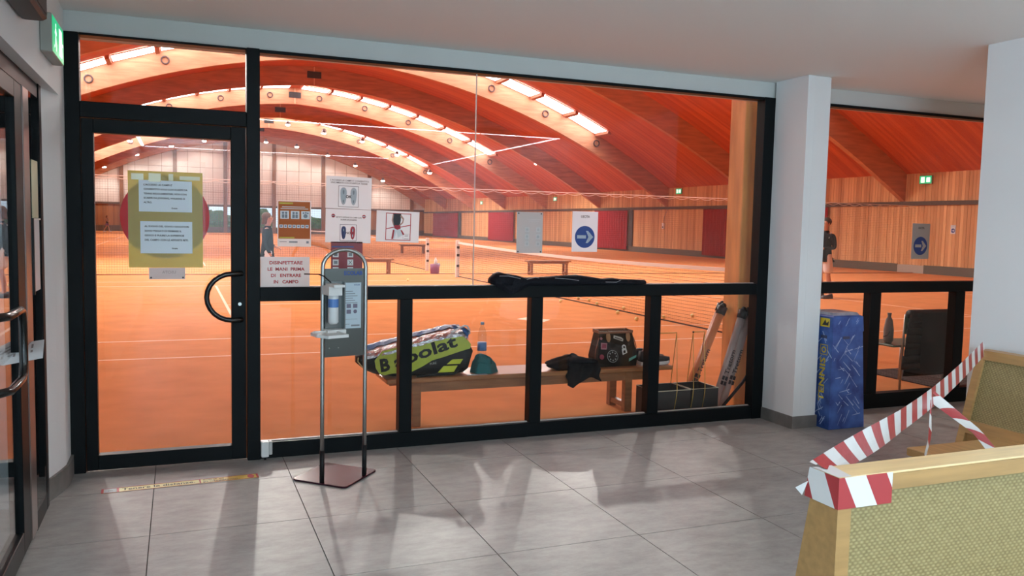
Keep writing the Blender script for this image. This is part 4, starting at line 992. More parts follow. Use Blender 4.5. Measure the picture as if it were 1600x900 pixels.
patch('lock_patch', [(4.205, .10), (4.252, .118), (4.242, .16), (4.20, .15)], M('patch_white', (.66, .64, .6), .5)); patch('lock_shackle', circ(4.222, .168, .020, 16), MATS['patch_white']); patch('lock_hole', circ(4.223, .166, .010, 12), tote, .003); patch('lock_mark', [(4.215, .112), (4.236, .12), (4.232, .142), (4.212, .135)], tote, .003)
patch('round_patch', circ(4.105, .092, .053, 24), M('patch_grey', (.30, .28, .26), .6)); patch('round_patch_core', circ(4.105, .092, .048, 24), tote, .003)
for k in range(8): patch('round_patch_spoke', circ(4.105 + .034 * math.cos(PI * k / 4), .092 + .034 * math.sin(PI * k / 4), .007, 8), MATS['patch_grey'], .0045)
patch('pink_patch', [(3.995, .155), (4.05, .15), (4.06, .205), (4.0, .21)], M('patch_pink', (.42, .16, .17), .6)); patch('pink_patch_core', [(4.005, .165), (4.043, .162), (4.05, .195), (4.01, .2)], M('patch_red', (.28, .03, .05), .6), .003)
patch('red_patch', circ(4.0, .09, .022, 14), MATS['patch_red']); patch('teal_patch', [(4.262, .042), (4.335, .075), (4.34, .095), (4.265, .068)], M('patch_teal', (.12, .34, .27), .6))
patch('small_patch', circ(4.005, .245, .012, 12), MATS['patch_pink'])
# shoes
def shoe(label, x0, yc, sc=1.0, sg=1):
    t = thing('sports_shoe', label, 'shoe', (x0 + .15, yc, Z), 'pair of dark sports shoes')
    L_ = .31 * sc
    def outl(f): return .036 + .014 * math.sin(PI * min(1, f * 1.1)) - (.03 * max(0, (f - .85) / .15) ** 2) - .008 * math.exp(-((f - .45) / .12) ** 2)
    rs = []
    for z, e_ in ((0, .95), (.008, 1.03), (.026, 1.04), (.030, .98)):
        rs.append([(x0 + L_ * f, yc + sd * outl(f) * e_, Z + .001 + z + (.012 * max(0, (f - .8) / .2) ** 2)) for f, sd in [(k / 10, -1) for k in range(11)] + [(k / 10, 1) for k in range(10, -1, -1)]])
    MB().loft(rs).build('sole', M('sole_white', (.70, .70, .68), .5), t, False)
    rs = []
    for i in range(13):
        f = .015 + .97 * i / 12; x = x0 + L_ * f; w = outl(f) * .98
        h = .10 - .01 * math.sin(PI * f) if f < .22 else .095 - .06 * ((f - .22) / .78) ** .8
        rs.append([(x, yc + w * math.copysign(abs(math.cos(a)) ** .7, math.cos(a)), Z + .028 + h * max(0, math.sin(a)) ** .6) for a in [PI * k / 10 for k in range(11)]])
    MB().loft(rs).build('upper', M('shoe_mesh', (.022, .022, .026), .7, bump=.3, bscale=180), t, True)
    MB().ball((x0 + .058, yc, Z + .122), .03, 12, (1.3, .75, .28)).build('collar', blackplastic, t, True)
    for k in range(4): MB().tube([(x0 + .115 + .022 * k, yc - .026, Z + .112 - .012 * k), (x0 + .12 + .022 * k, yc, Z + .124 - .012 * k), (x0 + .115 + .022 * k, yc + .026, Z + .112 - .012 * k)], .004, 5).build('lace', M('lace_dark', (.05, .05, .055), .7), t, True)
    MB().add([(x0 + .13, yc - outl(.42) * 1.01, Z + .04), (x0 + .165, yc - outl(.53) * 1.02, Z + .05), (x0 + .15, yc - outl(.5) * .98, Z + .066), (x0 + .125, yc - outl(.4) * .98, Z + .055)], [(0, 1, 2, 3)]).build('side_flash', M('flash_grey', (.3, .3, .32), .5), t)
shoe('dark sports shoe with white sole on the bench end, nearer one', 4.385, .575); shoe('dark sports shoe with white sole on the bench end, farther one', 4.40, .70)

# ------------------------------------------------------------------ ball baskets and ball tubes
wire = M('wire_brass', (.48, .30, .06), .4, .3); wire_w = M('wire_pale', (.6, .55, .42), .4)
bk_m = M('basket_black', (.020, .022, .023), .5)
def basket(label, x0, x1, y0, y1, top):
    t = thing('ball_basket', label, 'basket', ((x0 + x1) / 2, (y0 + y1) / 2, 0), 'ball baskets')
    h = .245; w = .008
    MB().box(x0, x1, y0, y1, .001, .01).build('bottom', bk_m, t)
    for a in ((x0, x1, y0, y0 + w), (x0, x1, y1 - w, y1), (x0, x0 + w, y0 + w, y1 - w), (x1 - w, x1, y0 + w, y1 - w)): MB().box(*a, .01, h).build('side_wall', bk_m, t)
    MB().tube([(x0, y0, h), (x1, y0, h), (x1, y1, h), (x0, y1, h)], .004, 5, closed=True).build('rim_wire', wire_w, t)
    ym = (y0 + y1) / 2; xa, xb = x0 + .09, x1 - .06
    for x, g in ((xa, -1), (xb, 1)):
        MB().tube([(x - .10, y0 - .006, .09), (x - .085, y0 - .008, .19), (x - .075, y0, h), (x, ym, top), (x + .055, y1, h), (x + .06, y1, .1)], .0035, 6).build('handle_wire', wire, t, True)
    MB().tube([(xa, ym, top), (xb, ym, top)], .004, 6).build('grip', wire, t, True)
    MB().ball((xa, ym, top), .009, 8).build('grip_knob', blackplastic, t)
basket('left black ball basket with tall wire handles behind the glass', 4.27, 4.62, .12, .42, .71)
basket('right black ball basket with tall wire handles beside the timber post', 4.64, 4.905, .13, .42, .71)
tube_w = M('tube_white', (.40, .34, .32), .3, alpha=.75); tube_o = M('tube_orange', (.62, .24, .10), .3, alpha=.6)
def ball_tube(label, a, b, r, mat, txt, tm):
    t = thing('ball_tube', label, 'ball tube', a, 'ball pick-up tubes')
    a, b = Vector(a), Vector(b); d = (b - a).normalized()
    MB().cyl(a, a + d * ((b - a).length - .07), r, 18).build('tube', mat, t, True)
    MB().cyl(b - d * .075, b, r * 1.18, 16).build('cap', blackplastic, t, True)
    MB().ball(b + Vector((0, -.005, .008)), r * .75, 10).build('cap_knob', blackplastic, t, True)
    R_ = d; n = Vector((0, -1, 0)); n = (n - d * n.dot(d)).normalized(); U_ = n.cross(d)
    s = Sheet(a + n * (r + .0015), R_, U_, t)
    s.text(txt, .34, -.022, .062, ink, 1, 'LEFT', .001, width=.22)
    s.rect('square_print', [(.24, -.03, .275, -.003), (.24, .003, .275, .03), (.285, -.03, .32, -.003), (.285, .003, .32, .03)], ink, 1)
ball_tube('orange ball pick-up tube leaning leftmost by the post', (4.79, .49, .012), (5.185, .49, .90), .037, tube_o, 'Tretorn', ink)
ball_tube('orange ball pick-up tube close behind the leftmost one', (4.87, .60, .012), (5.255, .60, .91), .037, tube_o, 'Tretorn', ink)
ball_tube('pale ball pick-up tube with large lettering leaning before the post', (4.955, .27, .012), (5.24, .27, .89), .033, tube_w, 'Tretorn', ink)
ball_tube('pale ball pick-up tube rightmost before the timber post', (5.035, .265, .012), (5.325, .27, .905), .033, tube_w, 'Tretorn', ink)
o = MB().tube([(5.38, .21, .90), (5.385, .205, .70), (5.36, .20, .52), (5.30, .195, .38), (5.20, .19, .26), (5.09, .19, .15), (5.0, .19, .06), (4.97, .19, .016)], .014, 8).build('black_strap', blackplastic, None, True); tag(o, 'curved black strap hanging down beside the ball tubes', 'strap')

# ------------------------------------------------------------------ jacket on the middle rail
prof = [(2.745, 1.17, 1.205, .03), (2.78, 1.15, 1.232, .055), (2.82, 1.15, 1.246, .065), (2.88, 1.15, 1.238, .065), (2.95, 1.15, 1.222, .065), (3.03, 1.15, 1.203, .06), (3.12, 1.15, 1.21, .06), (3.2, 1.15, 1.208, .06), (3.33, 1.15, 1.222, .062), (3.46, 1.15, 1.226, .062), (3.58, 1.15, 1.207, .06), (3.68, 1.15, 1.195, .058), (3.76, 1.15, 1.20, .055), (3.84, 1.15, 1.19, .05), (3.95, 1.15, 1.188, .045), (4.06, 1.15, 1.182, .035)]
rings = []
for x, b, tp_, w in prof:
    rings.append([(x, -.005 + (w + .008 * math.sin(23 * x)) * math.copysign(abs(math.cos(a)) ** .7, math.cos(a)), (b + .0015) + (tp_ - b) * (max(0, math.sin(a)) ** .7) * (1 + .05 * math.sin(31 * x + 2 * a)) if math.sin(a) > 0 else b + .0015) for a in [2 * PI * k / 14 for k in range(14)]])
t = thing('black_jacket', 'long black jacket laid along the middle rail of the glazing', 'jacket', (3.4, 0, 1.15))
jk = M('jacket_black', (.007, .008, .012), .65, bump=.3, bscale=60, spec=.15); MB().loft(rings).build('body', jk, t, True)
def flap(u, v):
    x = 2.775 + .26 * u; zlow = 1.085 + .08 * abs(u - .52) ** 1.1 * 1.6
    z = 1.20 + (zlow - 1.20) * v; return (x, -.058 - .012 * math.sin(PI * v) - .006 * math.sin(11 * u), z)
mb = MB().grid(flap, 14, 8); mb.grid(lambda u, v: tuple(Vector(flap(u, v)) + Vector((0, .008, 0))), 14, 8); mb.build('hanging_sleeve', jk, t, True)
pip = M('piping_grey', (.45, .45, .47), .5)
MB().tube([(2.80, -.068, 1.222), (2.87, -.072, 1.222), (2.94, -.07, 1.208), (2.97, -.066, 1.2)], .0016, 5).build('piping', pip, t); MB().tube([(3.02, -.062, 1.195), (3.09, -.064, 1.212), (3.12, -.062, 1.205)], .0016, 5).build('piping', pip, t)
MB().tube([(3.25, -.063, 1.205), (3.38, -.066, 1.195), (3.45, -.064, 1.185)], .0016, 5).build('piping', pip, t); MB().tube([(3.68, -.06, 1.172), (3.78, -.058, 1.17), (3.82, -.055, 1.188)], .0016, 5).build('piping', pip, t)

# ------------------------------------------------------------------ chair with quilted jacket, mat
t = thing('chair', 'stacking chair with a green seat behind the right glazing', 'chair', (7.7, .8, 0))
cm = M('chair_frame', (.32, .33, .30), .35, .8)
MB().tube([(7.30, .82, .005), (7.31, .82, .40), (7.34, .815, .435), (7.44, .79, .44), (7.93, .68, .44)], .012, 8).build('leg_frame', cm, t, True)
MB().tube([(7.44, .56, .005), (7.44, .55, .44), (7.43, .525, .78)], .012, 8).build('back_leg', cm, t, True); MB().tube([(8.03, .56, .005), (8.03, .55, .44), (8.03, .525, .78)], .012, 8).build('back_leg', cm, t, True)
MB().tube([(7.90, 1.0, .005), (7.90, .99, .43)], .012, 8).build('front_leg', cm, t, True)
MB().bbox(7.33, 8.0, .56, 1.0, .44, .46, .005).build('seat', M('seat_green', (.06, .12, .08), .4), t); MB().bbox(7.42, 8.04, .515, .535, .58, .785, .006).build('backrest', MATS['seat_green'], t)
t = thing('quilted_jacket', 'black quilted jacket hung over the backrest of the chair', 'jacket', (7.75, .5, .8))
puff = M('puffer_black', (.010, .012, .011), .5, bump=.15, bscale=60, spec=.12)
for k in range(9):
    z1 = .775 - .068 * k; z0 = z1 - .072; xl = 7.43 - .012 * min(k, 6) + (0 if k < 8 else .03); xr = 8.07 + .014 * k
    rings = []
    for i in range(11):
        f = i / 10; x = xl + (xr - xl) * f; e_ = math.sin(PI * min(1, max(0, f * 1.0))) ** .3 if 0 < f < 1 else .12
        th = .045 * e_
        rings.append([(x, .468 + .008 * math.sin(9 * f + k) + th * math.cos(a), (z0 + z1) / 2 + (z1 - z0) * .54 * math.sin(a)) for a in [2 * PI * j / 10 for j in range(10)]])
    MB().loft(rings).build('quilted_row', puff, t, True)
MB().loft([[(x, .49 + .055 * math.cos(a), .785 + .045 * math.sin(a)) for a in [2 * PI * j / 10 for j in range(10)]] for x in (7.45, 7.50, 7.7, 7.95, 8.04)]).build('shoulder_roll', puff, t, True)
MB().grid(lambda u, v: (7.53 + .58 * u + .02 * v, .418 - .022 * math.sin(PI * u) ** .5 - .004 * math.sin(6 * v), .80 - .60 * v), 12, 10).build('back_yoke', M('yoke_black', (.006, .009, .008), .6, spec=.1), t, True)
t = thing('drawstring_bag', 'slim grey bottle bag standing on the chair seat', 'bag', (7.42, .72, .46))
MB().lathe([(.03, .001), (.048, .03), (.05, .14), (.035, .24), (.016, .275), (.02, .30), (.022, .315)], (7.42, .72, .46), 14).build('body', M('bag_grey', (.14, .14, .13), .6), t, True)
MB().tube([(7.42, .69, .60), (7.34, .66, .55), (7.28, .65, .545)], .005, 6).build('cord', blackplastic, t, True)
t = thing('door_mat', 'dark ribbed rubber mat on the hall floor behind the chair', 'mat', (8.8, 1.0, 0))
mt = M('mat_rubber', (.055, .035, .03), .8); MB().box(7.9, 9.9, .32, 1.55, .001, .006).build('base', M('mat_base', (.10, .055, .04), .9), t)
mb = MB()
for k in range(31): mb.box(7.9, 9.9, .33 + .0395 * k, .35 + .0395 * k, .006, .014)
for k in range(26): mb.box(7.9 + .08 * k, 7.915 + .08 * k, .32, 1.55, .006, .012)
mb.build('ribs', mt, t, kind='stuff')

# ------------------------------------------------------------------ tennis nets, divider net, balls
def wire_grid(mb, P, nu, nv, w):   # P(u,v)->point ; thin square strands
    pass
net_m = M('net_black', (.035, .018, .014), .8); band_m = M('net_band', (.80, .72, .66), .7); post_m = M('net_post', (.66, .60, .56), .5)
def tennis_net(label, x, y0, y1):
    t = thing('tennis_net', label, 'net', (x, (y0 + y1) / 2, 0), 'tennis nets'); mb = MB(); w = .0022
    L_ = y1 - y0; top = lambda y: 1.05 - .12 * math.sin(PI * (y - y0) / L_) * .8
    n = int(L_ / .062)
    for k in range(n + 1):
        y = y0 + L_ * k / n; mb.add([(x - w, y - w, .03), (x + w, y + w, .03), (x + w, y + w, top(y) - .03), (x - w, y - w, top(y) - .03)], [(0, 1, 2, 3)])
    seg = 16
    for j in range(17):
        f = j / 17
        for i in range(seg):
            ya, yb = y0 + L_ * i / seg, y0 + L_ * (i + 1) / seg; za, zb_ = .03 + (top(ya) - .06) * f, .03 + (top(yb) - .06) * f
            ww = w if j else .012
            mb.add([(x, ya, za - ww), (x, yb, zb_ - ww), (x, yb, zb_ + ww), (x, ya, za + ww)], [(0, 1, 2, 3)])
    mb.build('mesh', net_m, t, kind='stuff')
    mb = MB()
    for i in range(seg):
        ya, yb = y0 + L_ * i / seg, y0 + L_ * (i + 1) / seg; za, zb_ = top(ya), top(yb)
        mb.hexa([(x - .012, ya, za - .06), (x + .012, ya, za - .06), (x + .012, yb, zb_ - .06), (x - .012, yb, zb_ - .06), (x - .012, ya, za), (x + .012, ya, za), (x + .012, yb, zb_), (x - .012, yb, zb_)])
    mb.build('top_band', band_m, t)
    for y in (y0 - .06, y1 + .06):
        p = MB().bbox(x - .05, x + .05, y - .05, y + .05, 0, 1.09, .006).build('post', post_m, t)
        for z in (.3, .62, .85): MB().box(x - .04, x + .04, y - .062, y - .05, z, z + .07).build('lacing_hook', net_m, p).location = (0, 0, 0)
for c in (): pass
tennis_net('near tennis net running away from the glazing', 8.3, 3.0, 17.65); tennis_net('second tennis net behind the divider net', 8.3, 21.0, 35.6); tennis_net('third tennis net far down the hall', 8.3, 39.0, 53.6)
# fix sub-part offsets: children of posts were built in thing coordinates
for o in [q for q in bpy.data.objects if q.name.startswith('lacing_hook')]: o.location = (0, 0, 0)
# divider net across the hall
t = thing('divider_net', 'tall fine divider net hung across the hall between the courts', 'net', (CX, 19.1, 0)); mb = MB(); w = .0016
n = int((XR - XL) / .065)
dvm = M('divider_cord', (.22, .11, .08), .8)
for k in range(n + 1):
    x = XL + (XR - XL) * k / n; mb.add([(x - w, 19.1, .01), (x + w, 19.1, .01), (x + w, 19.1, 2.58), (x - w, 19.1, 2.58)], [(0, 1, 2, 3)])
for j in range(40):
    z = .02 + j * .0655; mb.add([(XL, 19.1, z - w), (XR, 19.1, z - w), (XR, 19.1, z + w), (XL, 19.1, z + w)], [(0, 1, 2, 3)])
mb.build('mesh', dvm, t, kind='stuff')
ropem = M('rope_white', (.80, .66, .58), .6); MB().tube([(XL, 19.1, 2.68), (XR, 19.1, 2.68)], .012, 6).build('rope', ropem, t)
pts = []; per = .52; k = 0; x = XL
while x < XR:
    for j in range(6): pts.append((x + per * j / 6, 19.1, 2.655 - .06 * math.sin(PI * j / 6)))
    x += per
MB().tube([q for q in pts if q[0] < XR], .009, 5).build('scalloped_edge', ropem, t)
MB().tube([(XL, 19.1, .012), (XR, 19.1, .012)], .012, 6).build('lead_line', M('lead_dark', (.2, .1, .07), .8), t)
ball_m = M('tennis_ball', (.88, .84, .40), .9); seam_m = M('ball_seam', (.8, .78, .66), .8)
BALLS = [(876, 7.97, 9.8), (913, 8.68, 10.4), (918, 8.72, 9.97), (933, 8.49, 9.17), (965, 8.08, 7.57), (973, 8.6, 8.27), (995, 7.9, 6.59), (1033, 8.55, 6.76), (1082, 9.19, 6.83), (764, 8.52, 15.4), (646, 6.4, 16.2), (432, 2.7, 15.2)]
BALLS.sort()
ref = None
for k, (u, x, y) in enumerate(BALLS):
    lab = 'tennis ball on the clay court, %s from the left of those scattered there' % ORD[k]
    if ref is None:
        t = thing('tennis_ball', lab, 'ball', (x, y, .033), 'tennis balls on the near court'); MB().ball((x, y, .033), .034, 14).build('felt', ball_m, t, True)
        MB().tube([(x + .0342 * (math.cos(a) * .8), y + .0342 * (math.sin(a) * .8), .033 + .0342 * .6 * math.sin(2 * a)) for a in [2 * PI * j / 20 for j in range(20)]], .0018, 4, closed=True).build('seam', seam_m, t); ref = t
    else: q = dup(ref, (x, y, .033)); q['label'] = lab
o = MB().loft([[(5.93, 7.2, .001), (6.2, 6.7, .001), (6.45, 6.98, .001), (6.2, 7.41, .001)], [(5.94, 7.2, .006), (6.2, 6.72, .006), (6.44, 6.98, .006), (6.2, 7.4, .006)]]).build('court_marker', M('marker_cream', (.80, .58, .40), .7), None); tag(o, 'flat pale rubber marker lying on the near court', 'marker')
t = thing('court_bin', 'purple bin with a white bottle sticking out between the nets', 'bin', (8.12, 19.45, 0))
MB().lathe([(.13, .001), (.14, .02), (.15, .30), (.135, .30), (.13, .26)], (8.12, 19.45, 0), 16).build('body', M('bin_purple', (.22, .03, .10), .45), t, True)
MB().lathe([(.05, .26), (.055, .36), (.05, .42), (.025, .47), (.025, .50)], (8.15, 19.45, 0), 12).build('bottle', whiteplastic, t, True); MB().box(8.2, 8.29, 19.42, 19.48, .22, .33).build('paper', white_paper, t)

# ------------------------------------------------------------------ right hall wall: curtains, signs
cur_m = M('red_curtain', (.30, .016, .022), .85, spec=.1)
def curtain(label, y0, y1):
    n = max(24, int((y1 - y0) / .06)); mb = MB()
    mb.grid(lambda u, v: (XR - .17 - .055 * math.sin(u * (y1 - y0) * 2 * PI / .34 + .6 * math.sin(u * 17)), y0 + (y1 - y0) * u, .12 + 2.55 * v), n, 4)
    mb.grid(lambda u, v: (XR - .16 - .055 * math.sin(u * (y1 - y0) * 2 * PI / .34 + .6 * math.sin(u * 17)), y0 + (y1 - y0) * u, .12 + 2.55 * v), n, 4)
    t = thing('curtain', label, 'curtain', (XR - .17, (y0 + y1) / 2, .12), 'red curtains'); mb.build('cloth', cur_m, t, True); MB().cyl((XR - .17, y0, 2.69), (XR - .17, y1, 2.69), .02, 8).build('curtain_rod', plate_m, t)
curtain('red curtain beside the man, partly behind the pillar', 23.85, 28.2); curtain('red curtain partly behind the timber post', 29.6, 33.4); curtain('red curtain right behind the white arrow sign', 41.9, 46.6)
curtain('bright red curtain left of the grey icon poster', 61.8, 68.2); curtain('farthest red curtain near the end wall', 77.5, 86.5)
for k, (y0, y1) in enumerate(((41.35, 41.85), (76.6, 77.4))):
    o = MB().box(XR - .09, XR - .052, y0, y1, .35, 2.69).build('door_recess', M('recess_dark', (.04, .03, .025), .7), None); tag(o, ('dark door gap beside the curtain behind the white arrow sign', 'dark door gap beside the farthest red curtain')[k], 'door')
def wall_exit(label, y, z):
    t = thing('hall_exit_sign', label, 'exit sign', (XR - .06, y, z - .12), 'hall exit signs'); MB().box(XR - .10, XR - .014, y - .29, y + .29, z - .16, z + .16).build('housing', M('hall_sign_housing', (.3, .4, .33), .5), t)
    s = Sheet((XR - .101, y + .28, z - .15), (0, -1, 0), ZV, t); s.rect('green_face', [(0, 0, .56, .30)], exit_green, 0); s.rect('white_symbol', [(.06, .04, .24, .26), (.32, .05, .5, .24)], exit_white, 1.4)
wall_exit('lit green exit sign on the hall wall right of the pillar', 18.7, 3.70); wall_exit('lit exit sign on the hall wall above the curtain by the timber post', 36.1, 3.75); wall_exit('lit exit sign on the hall wall above the white arrow sign', 53.4, 3.64); wall_exit('most distant lit exit sign on the hall wall', 70.4, 3.62)
t = thing('wall_sign', 'small white sign with blue arrow on the far hall boards', 'sign', (XR - .03, 17.37, 1.6)); s = Sheet((XR - .028, 17.48, 1.60), (0, -1, 0), ZV, t); s.rect('sheet', [(0, 0, .22, .33)], white_paper, 0); s.disc('blue_disc', [(.11, .12, .085)], blue_ink, 1.4, 24); s.poly('arrow', [[(.045, .105), (.12, .105), (.12, .07), (.18, .12), (.12, .17), (.12, .135), (.045, .135)]], white_paper, 2.2); s.text('USCITA', .11, .26, .03, ink_grey, 1.4, 'CENTER')
t = thing('wall_telephone', 'small white device with a hanging cable on the hall wall', 'device', (XR - .03, 37.7, 1.6)); MB().bbox(XR - .09, XR - .014, 37.6, 37.82, 1.52, 1.88, .01).build('body', whiteplastic, t); MB().box(XR - .095, XR - .09, 37.66, 37.76, 1.58, 1.68).build('keypad', ink, t)
MB().tube([(XR - .05, 37.7, 1.88), (XR - .05, 37.6, 2.3), (XR - .05, 37.3, 2.7)], .012, 5).build('cable', ink_grey, t)

# ------------------------------------------------------------------ hall floodlights
lens_m = M('lamp_lens', (1, 1, 1), .3, emit=((1.0, .90, .76), 60.0)); house_m = M('lamp_housing', (.25, .22, .2), .4, .5)
def floodlight(label, x, y, z, group, watts, tilt=0.0):
    t = thing('floodlight', label, 'lamp', (x, y, z - .25), group)
    MB().lathe([(.08, .30), (.20, .10), (.24, .0), (.22, -.01)], (x, y, z), 14).build('housing', house_m, t, True)
    MB().ball((x, y, z - .02), .21, 14, (1, 1, .55)).build('lens', lens_m, t, True)
    MB().cyl((x, y, z + .28), (x, y, max(z + .4, zb(x, y) + .1)), .03, 6).build('rod', house_m, t)
    d = bpy.data.lights.new('floodlight_bulb', 'SPOT'); d.energy = watts; d.color = (1.0, .95, .88); d.shadow_soft_size = .13; d.spot_size = 2.7; d.spot_blend = .5
    o = bpy.data.objects.new('floodlight_bulb', d); COL.objects.link(o); o.parent = t; o.location = (0, 0, 0.05); o.rotation_euler = (tilt, 0, 0)
far = [(-6.38, 6.67), (-3.32, 8.06), (-.01, 9.09), (3.21, 9.81), (9.49, 10.05), (12.75, 9.7), (16.11, 8.95), (19.21, 7.95), (22.39, 6.39)]
for k, (x, z) in enumerate(far): floodlight('hanging floodlight, %s from the left in the far row by the end wall' % ORD[k], x, 88.6, z - .1, 'floodlights by the end wall', LAMP_W * .42)
mid = [(-3.11, 8.0), (9.73, 10.15), (12.9, 9.6), (16.41, 9.05), (19.69, 8.0), (22.89, 6.45)]
for k, (x, z) in enumerate(mid): floodlight('hanging floodlight, %s from the left in the row before the third arch' % ORD[k], x, 71.2, z - .1, 'floodlights before the third arch', LAMP_W * .9)
for k, x in enumerate((-3.5, 3.6, 9.8, 15.5)): floodlight('floodlight over the near court, %s from the left' % ORD[k], x, 24.0, zb(x, 24) - .35, 'floodlights over the near court', LAMP_W * 2.6, -.35)
for k, x in enumerate((-2, 5, 12)): floodlight('added unseen floodlight behind the arch nearest the glazing, %s from the left' % ORD[k], x, 11.3, zb(x, 11) + .2, 'added floodlights behind the nearest arch', LAMP_W * 1.5)  # added lamps out of view, there to brighten the near clay

for row, (yy, wt) in enumerate(((46.9, 1.4), (64.9, 1.1))):   # added rows to brighten the far boards and floor, hidden behind the arches
    for k, x in enumerate((-4, 2.5, 14, 19, 23.5)): floodlight('added hidden floodlight on the back of the %s dark arch, %s from the left' % (('nearer', 'farther')[row], ORD[k]), x, yy, zb(x, yy) + .35, 'added floodlights behind the dark arches', LAMP_W * wt)

# ------------------------------------------------------------------ people
def skin_obj(name, V, E, mat, parent, root, sub=2):
    names = list(V); idx = {n: i for i, n in enumerate(names)}
    me = bpy.data.meshes.new(name); off = parent_loc(parent)
    me.from_pydata([tuple(Vector(V[n][0]) - off) for n in names], [(idx[a], idx[b]) for a, b in E], [])
    o = bpy.data.objects.new(name, me); COL.objects.link(o)
    md = o.modifiers.new('skin', 'SKIN'); md.use_smooth_shade = True; md.branch_smoothing = .3
    for n in names:
        r = V[n][1]; sv = me.skin_vertices[0].data[idx[n]]; sv.radius = r if isinstance(r, tuple) else (r, r); sv.use_root = (n == root)
    o.modifiers.new('sub', 'SUBSURF').levels = sub; o.modifiers['sub'].render_levels = sub
    dg = bpy.context.evaluated_depsgraph_get(); dg.update()
    m2 = bpy.data.meshes.new_from_object(o.evaluated_get(dg)); bpy.data.objects.remove(o); m2.name = name
    m2.materials.clear(); m2.materials.append(mat)
    for p in m2.polygons: p.use_smooth = True
    o = bpy.data.objects.new(name, m2); COL.objects.link(o); o.parent = parent
    return o
def person(label, loc, H, fwd, pose, top_m, bottom_m, hair_m, shoe_m, hair_long=False, skirt=False, sleeves=True):
    k = H / 1.80; F = Vector((math.cos(fwd), math.sin(fwd), 0)); S = Vector((-F.y, F.x, 0)); B = Vector(loc)
    P = lambda f, s, z: tuple(B + (F * f + S * s + Vector((0, 0, z))) * k)
    t = thing('person', label, 'person', loc)
    J = dict(pose); V = {}; E = []
    def v(n, f, s, z, r): V[n] = (P(f, s, z), tuple(q * k for q in r) if isinstance(r, tuple) else r * k)
    v('pel', 0, 0, .95, .10); v('wai', .01, 0, 1.10, .10); v('che', .01, 0, 1.31, .118); v('nec', .0, 0, 1.485, .062); v('thr', .012, 0, 1.535, .058)
    v('jaw', .05, 0, 1.592, .070); v('fac', .025, 0, 1.665, .092); v('cra', .005, 0, 1.725, .088); v('crt', 0, 0, 1.775, .05)
    E += [('pel', 'wai'), ('wai', 'che'), ('che', 'nec'), ('nec', 'thr'), ('thr', 'jaw'), ('jaw', 'fac'), ('fac', 'cra'), ('cra', 'crt')]
    for sd, q in ((1, 'L'), (-1, 'R')):
        el, wr = J['el' + q], J['wr' + q]
        v('cl' + q, .0, sd * .085, 1.40, .085); v('sh' + q, -.005, sd * .175, 1.405, .062); v('el' + q, *el, .043); v('wr' + q, *wr, .030)
        d = (Vector(wr) - Vector(el)).normalized(); lat = Vector((d.y, -d.x, 0)); lat = lat.normalized() if lat.length > .05 else Vector((1, 0, 0)); lat = lat
        up = d.cross(lat)
        pm = Vector(wr) + d * .055; v('pa' + q, *pm, (.034, .018))
        E += [('che', 'cl' + q), ('cl' + q, 'sh' + q), ('sh' + q, 'el' + q), ('el' + q, 'wr' + q), ('wr' + q, 'pa' + q)]
        for i in range(4):
            a = pm + d * .035 + lat * (.024 - .016 * i); b = a + d * (.032 + .006 * (i in (1, 2))) + up * .012; c = b + d * .02 + up * .02
            v('f%d%s' % (i, q), *a, .009); v('g%d%s' % (i, q), *b, .0085); v('h%d%s' % (i, q), *c, .008); E += [('pa' + q, 'f%d%s' % (i, q)), ('f%d%s' % (i, q), 'g%d%s' % (i, q)), ('g%d%s' % (i, q), 'h%d%s' % (i, q))]
        a = Vector(wr) + d * .03 + lat * .035 + up * .01; b = a + d * .03 + lat * .012 + up * .012
        v('ta' + q, *a, .011); v('tb' + q, *b, .009); E += [('wr' + q, 'ta' + q), ('ta' + q, 'tb' + q)]
        hp, kn, an = (0, sd * .09, .92), J['kn' + q], J['an' + q]
        v('hp' + q, *hp, .07); v('kn' + q, *kn, .055); v('ca' + q, kn[0] * .45 + an[0] * .55 - .02, kn[1] * .45 + an[1] * .55, kn[2] * .62 + an[2] * .38, .052); v('an' + q, *an, .036); v('to' + q, an[0] + .15, an[1] + sd * .015, .035, .034)
        E += [('pel', 'hp' + q), ('hp' + q, 'kn' + q), ('kn' + q, 'ca' + q), ('ca' + q, 'an' + q), ('an' + q, 'to' + q)]
    v('nos', .130, 0, 1.655, .013); E.append(('fac', 'nos'))
    skin_obj('body', V, E, skin, t, 'pel')
    # top with sleeves
    W = {}; grow = 1.16
    for n in ('wai', 'che', 'clL', 'clR', 'shL', 'shR', 'elL', 'elR', 'wrL', 'wrR', 'pel'):
        p, r = V[n]; W[n] = (p, tuple(q * grow for q in r) if isinstance(r, tuple) else r * (1.28 if n[:2] in ('el', 'wr') else 1.16))
    W['col'] = (P(.004, 0, 1.535), .074 * k); W['hem'] = (P(0, 0, .90), .150 * k); W['pel'] = (P(0, 0, .97), .150 * k); W['wai'] = (P(.01, 0, 1.12), .138 * k); W['che'] = (P(.01, 0, 1.31), .150 * k)
    for q in 'LR': W['cl' + q] = (V['cl' + q][0], .105 * k); W['sh' + q] = (V['sh' + q][0], .080 * k)
    TE = [('hem', 'pel'), ('pel', 'wai'), ('wai', 'che'), ('che', 'col')]
    for q in 'LR':
        TE += [('che', 'cl' + q), ('cl' + q, 'sh' + q)] + ([('sh' + q, 'el' + q)] if sleeves else [])
        if sleeves: TE.append(('el' + q, 'wr' + q))
    if not sleeves: W = {n: W[n] for n in W if n[:2] not in ('el', 'wr')}
    skin_obj('jacket' if sleeves else 'shirt', W, TE, top_m, t, 'pel')
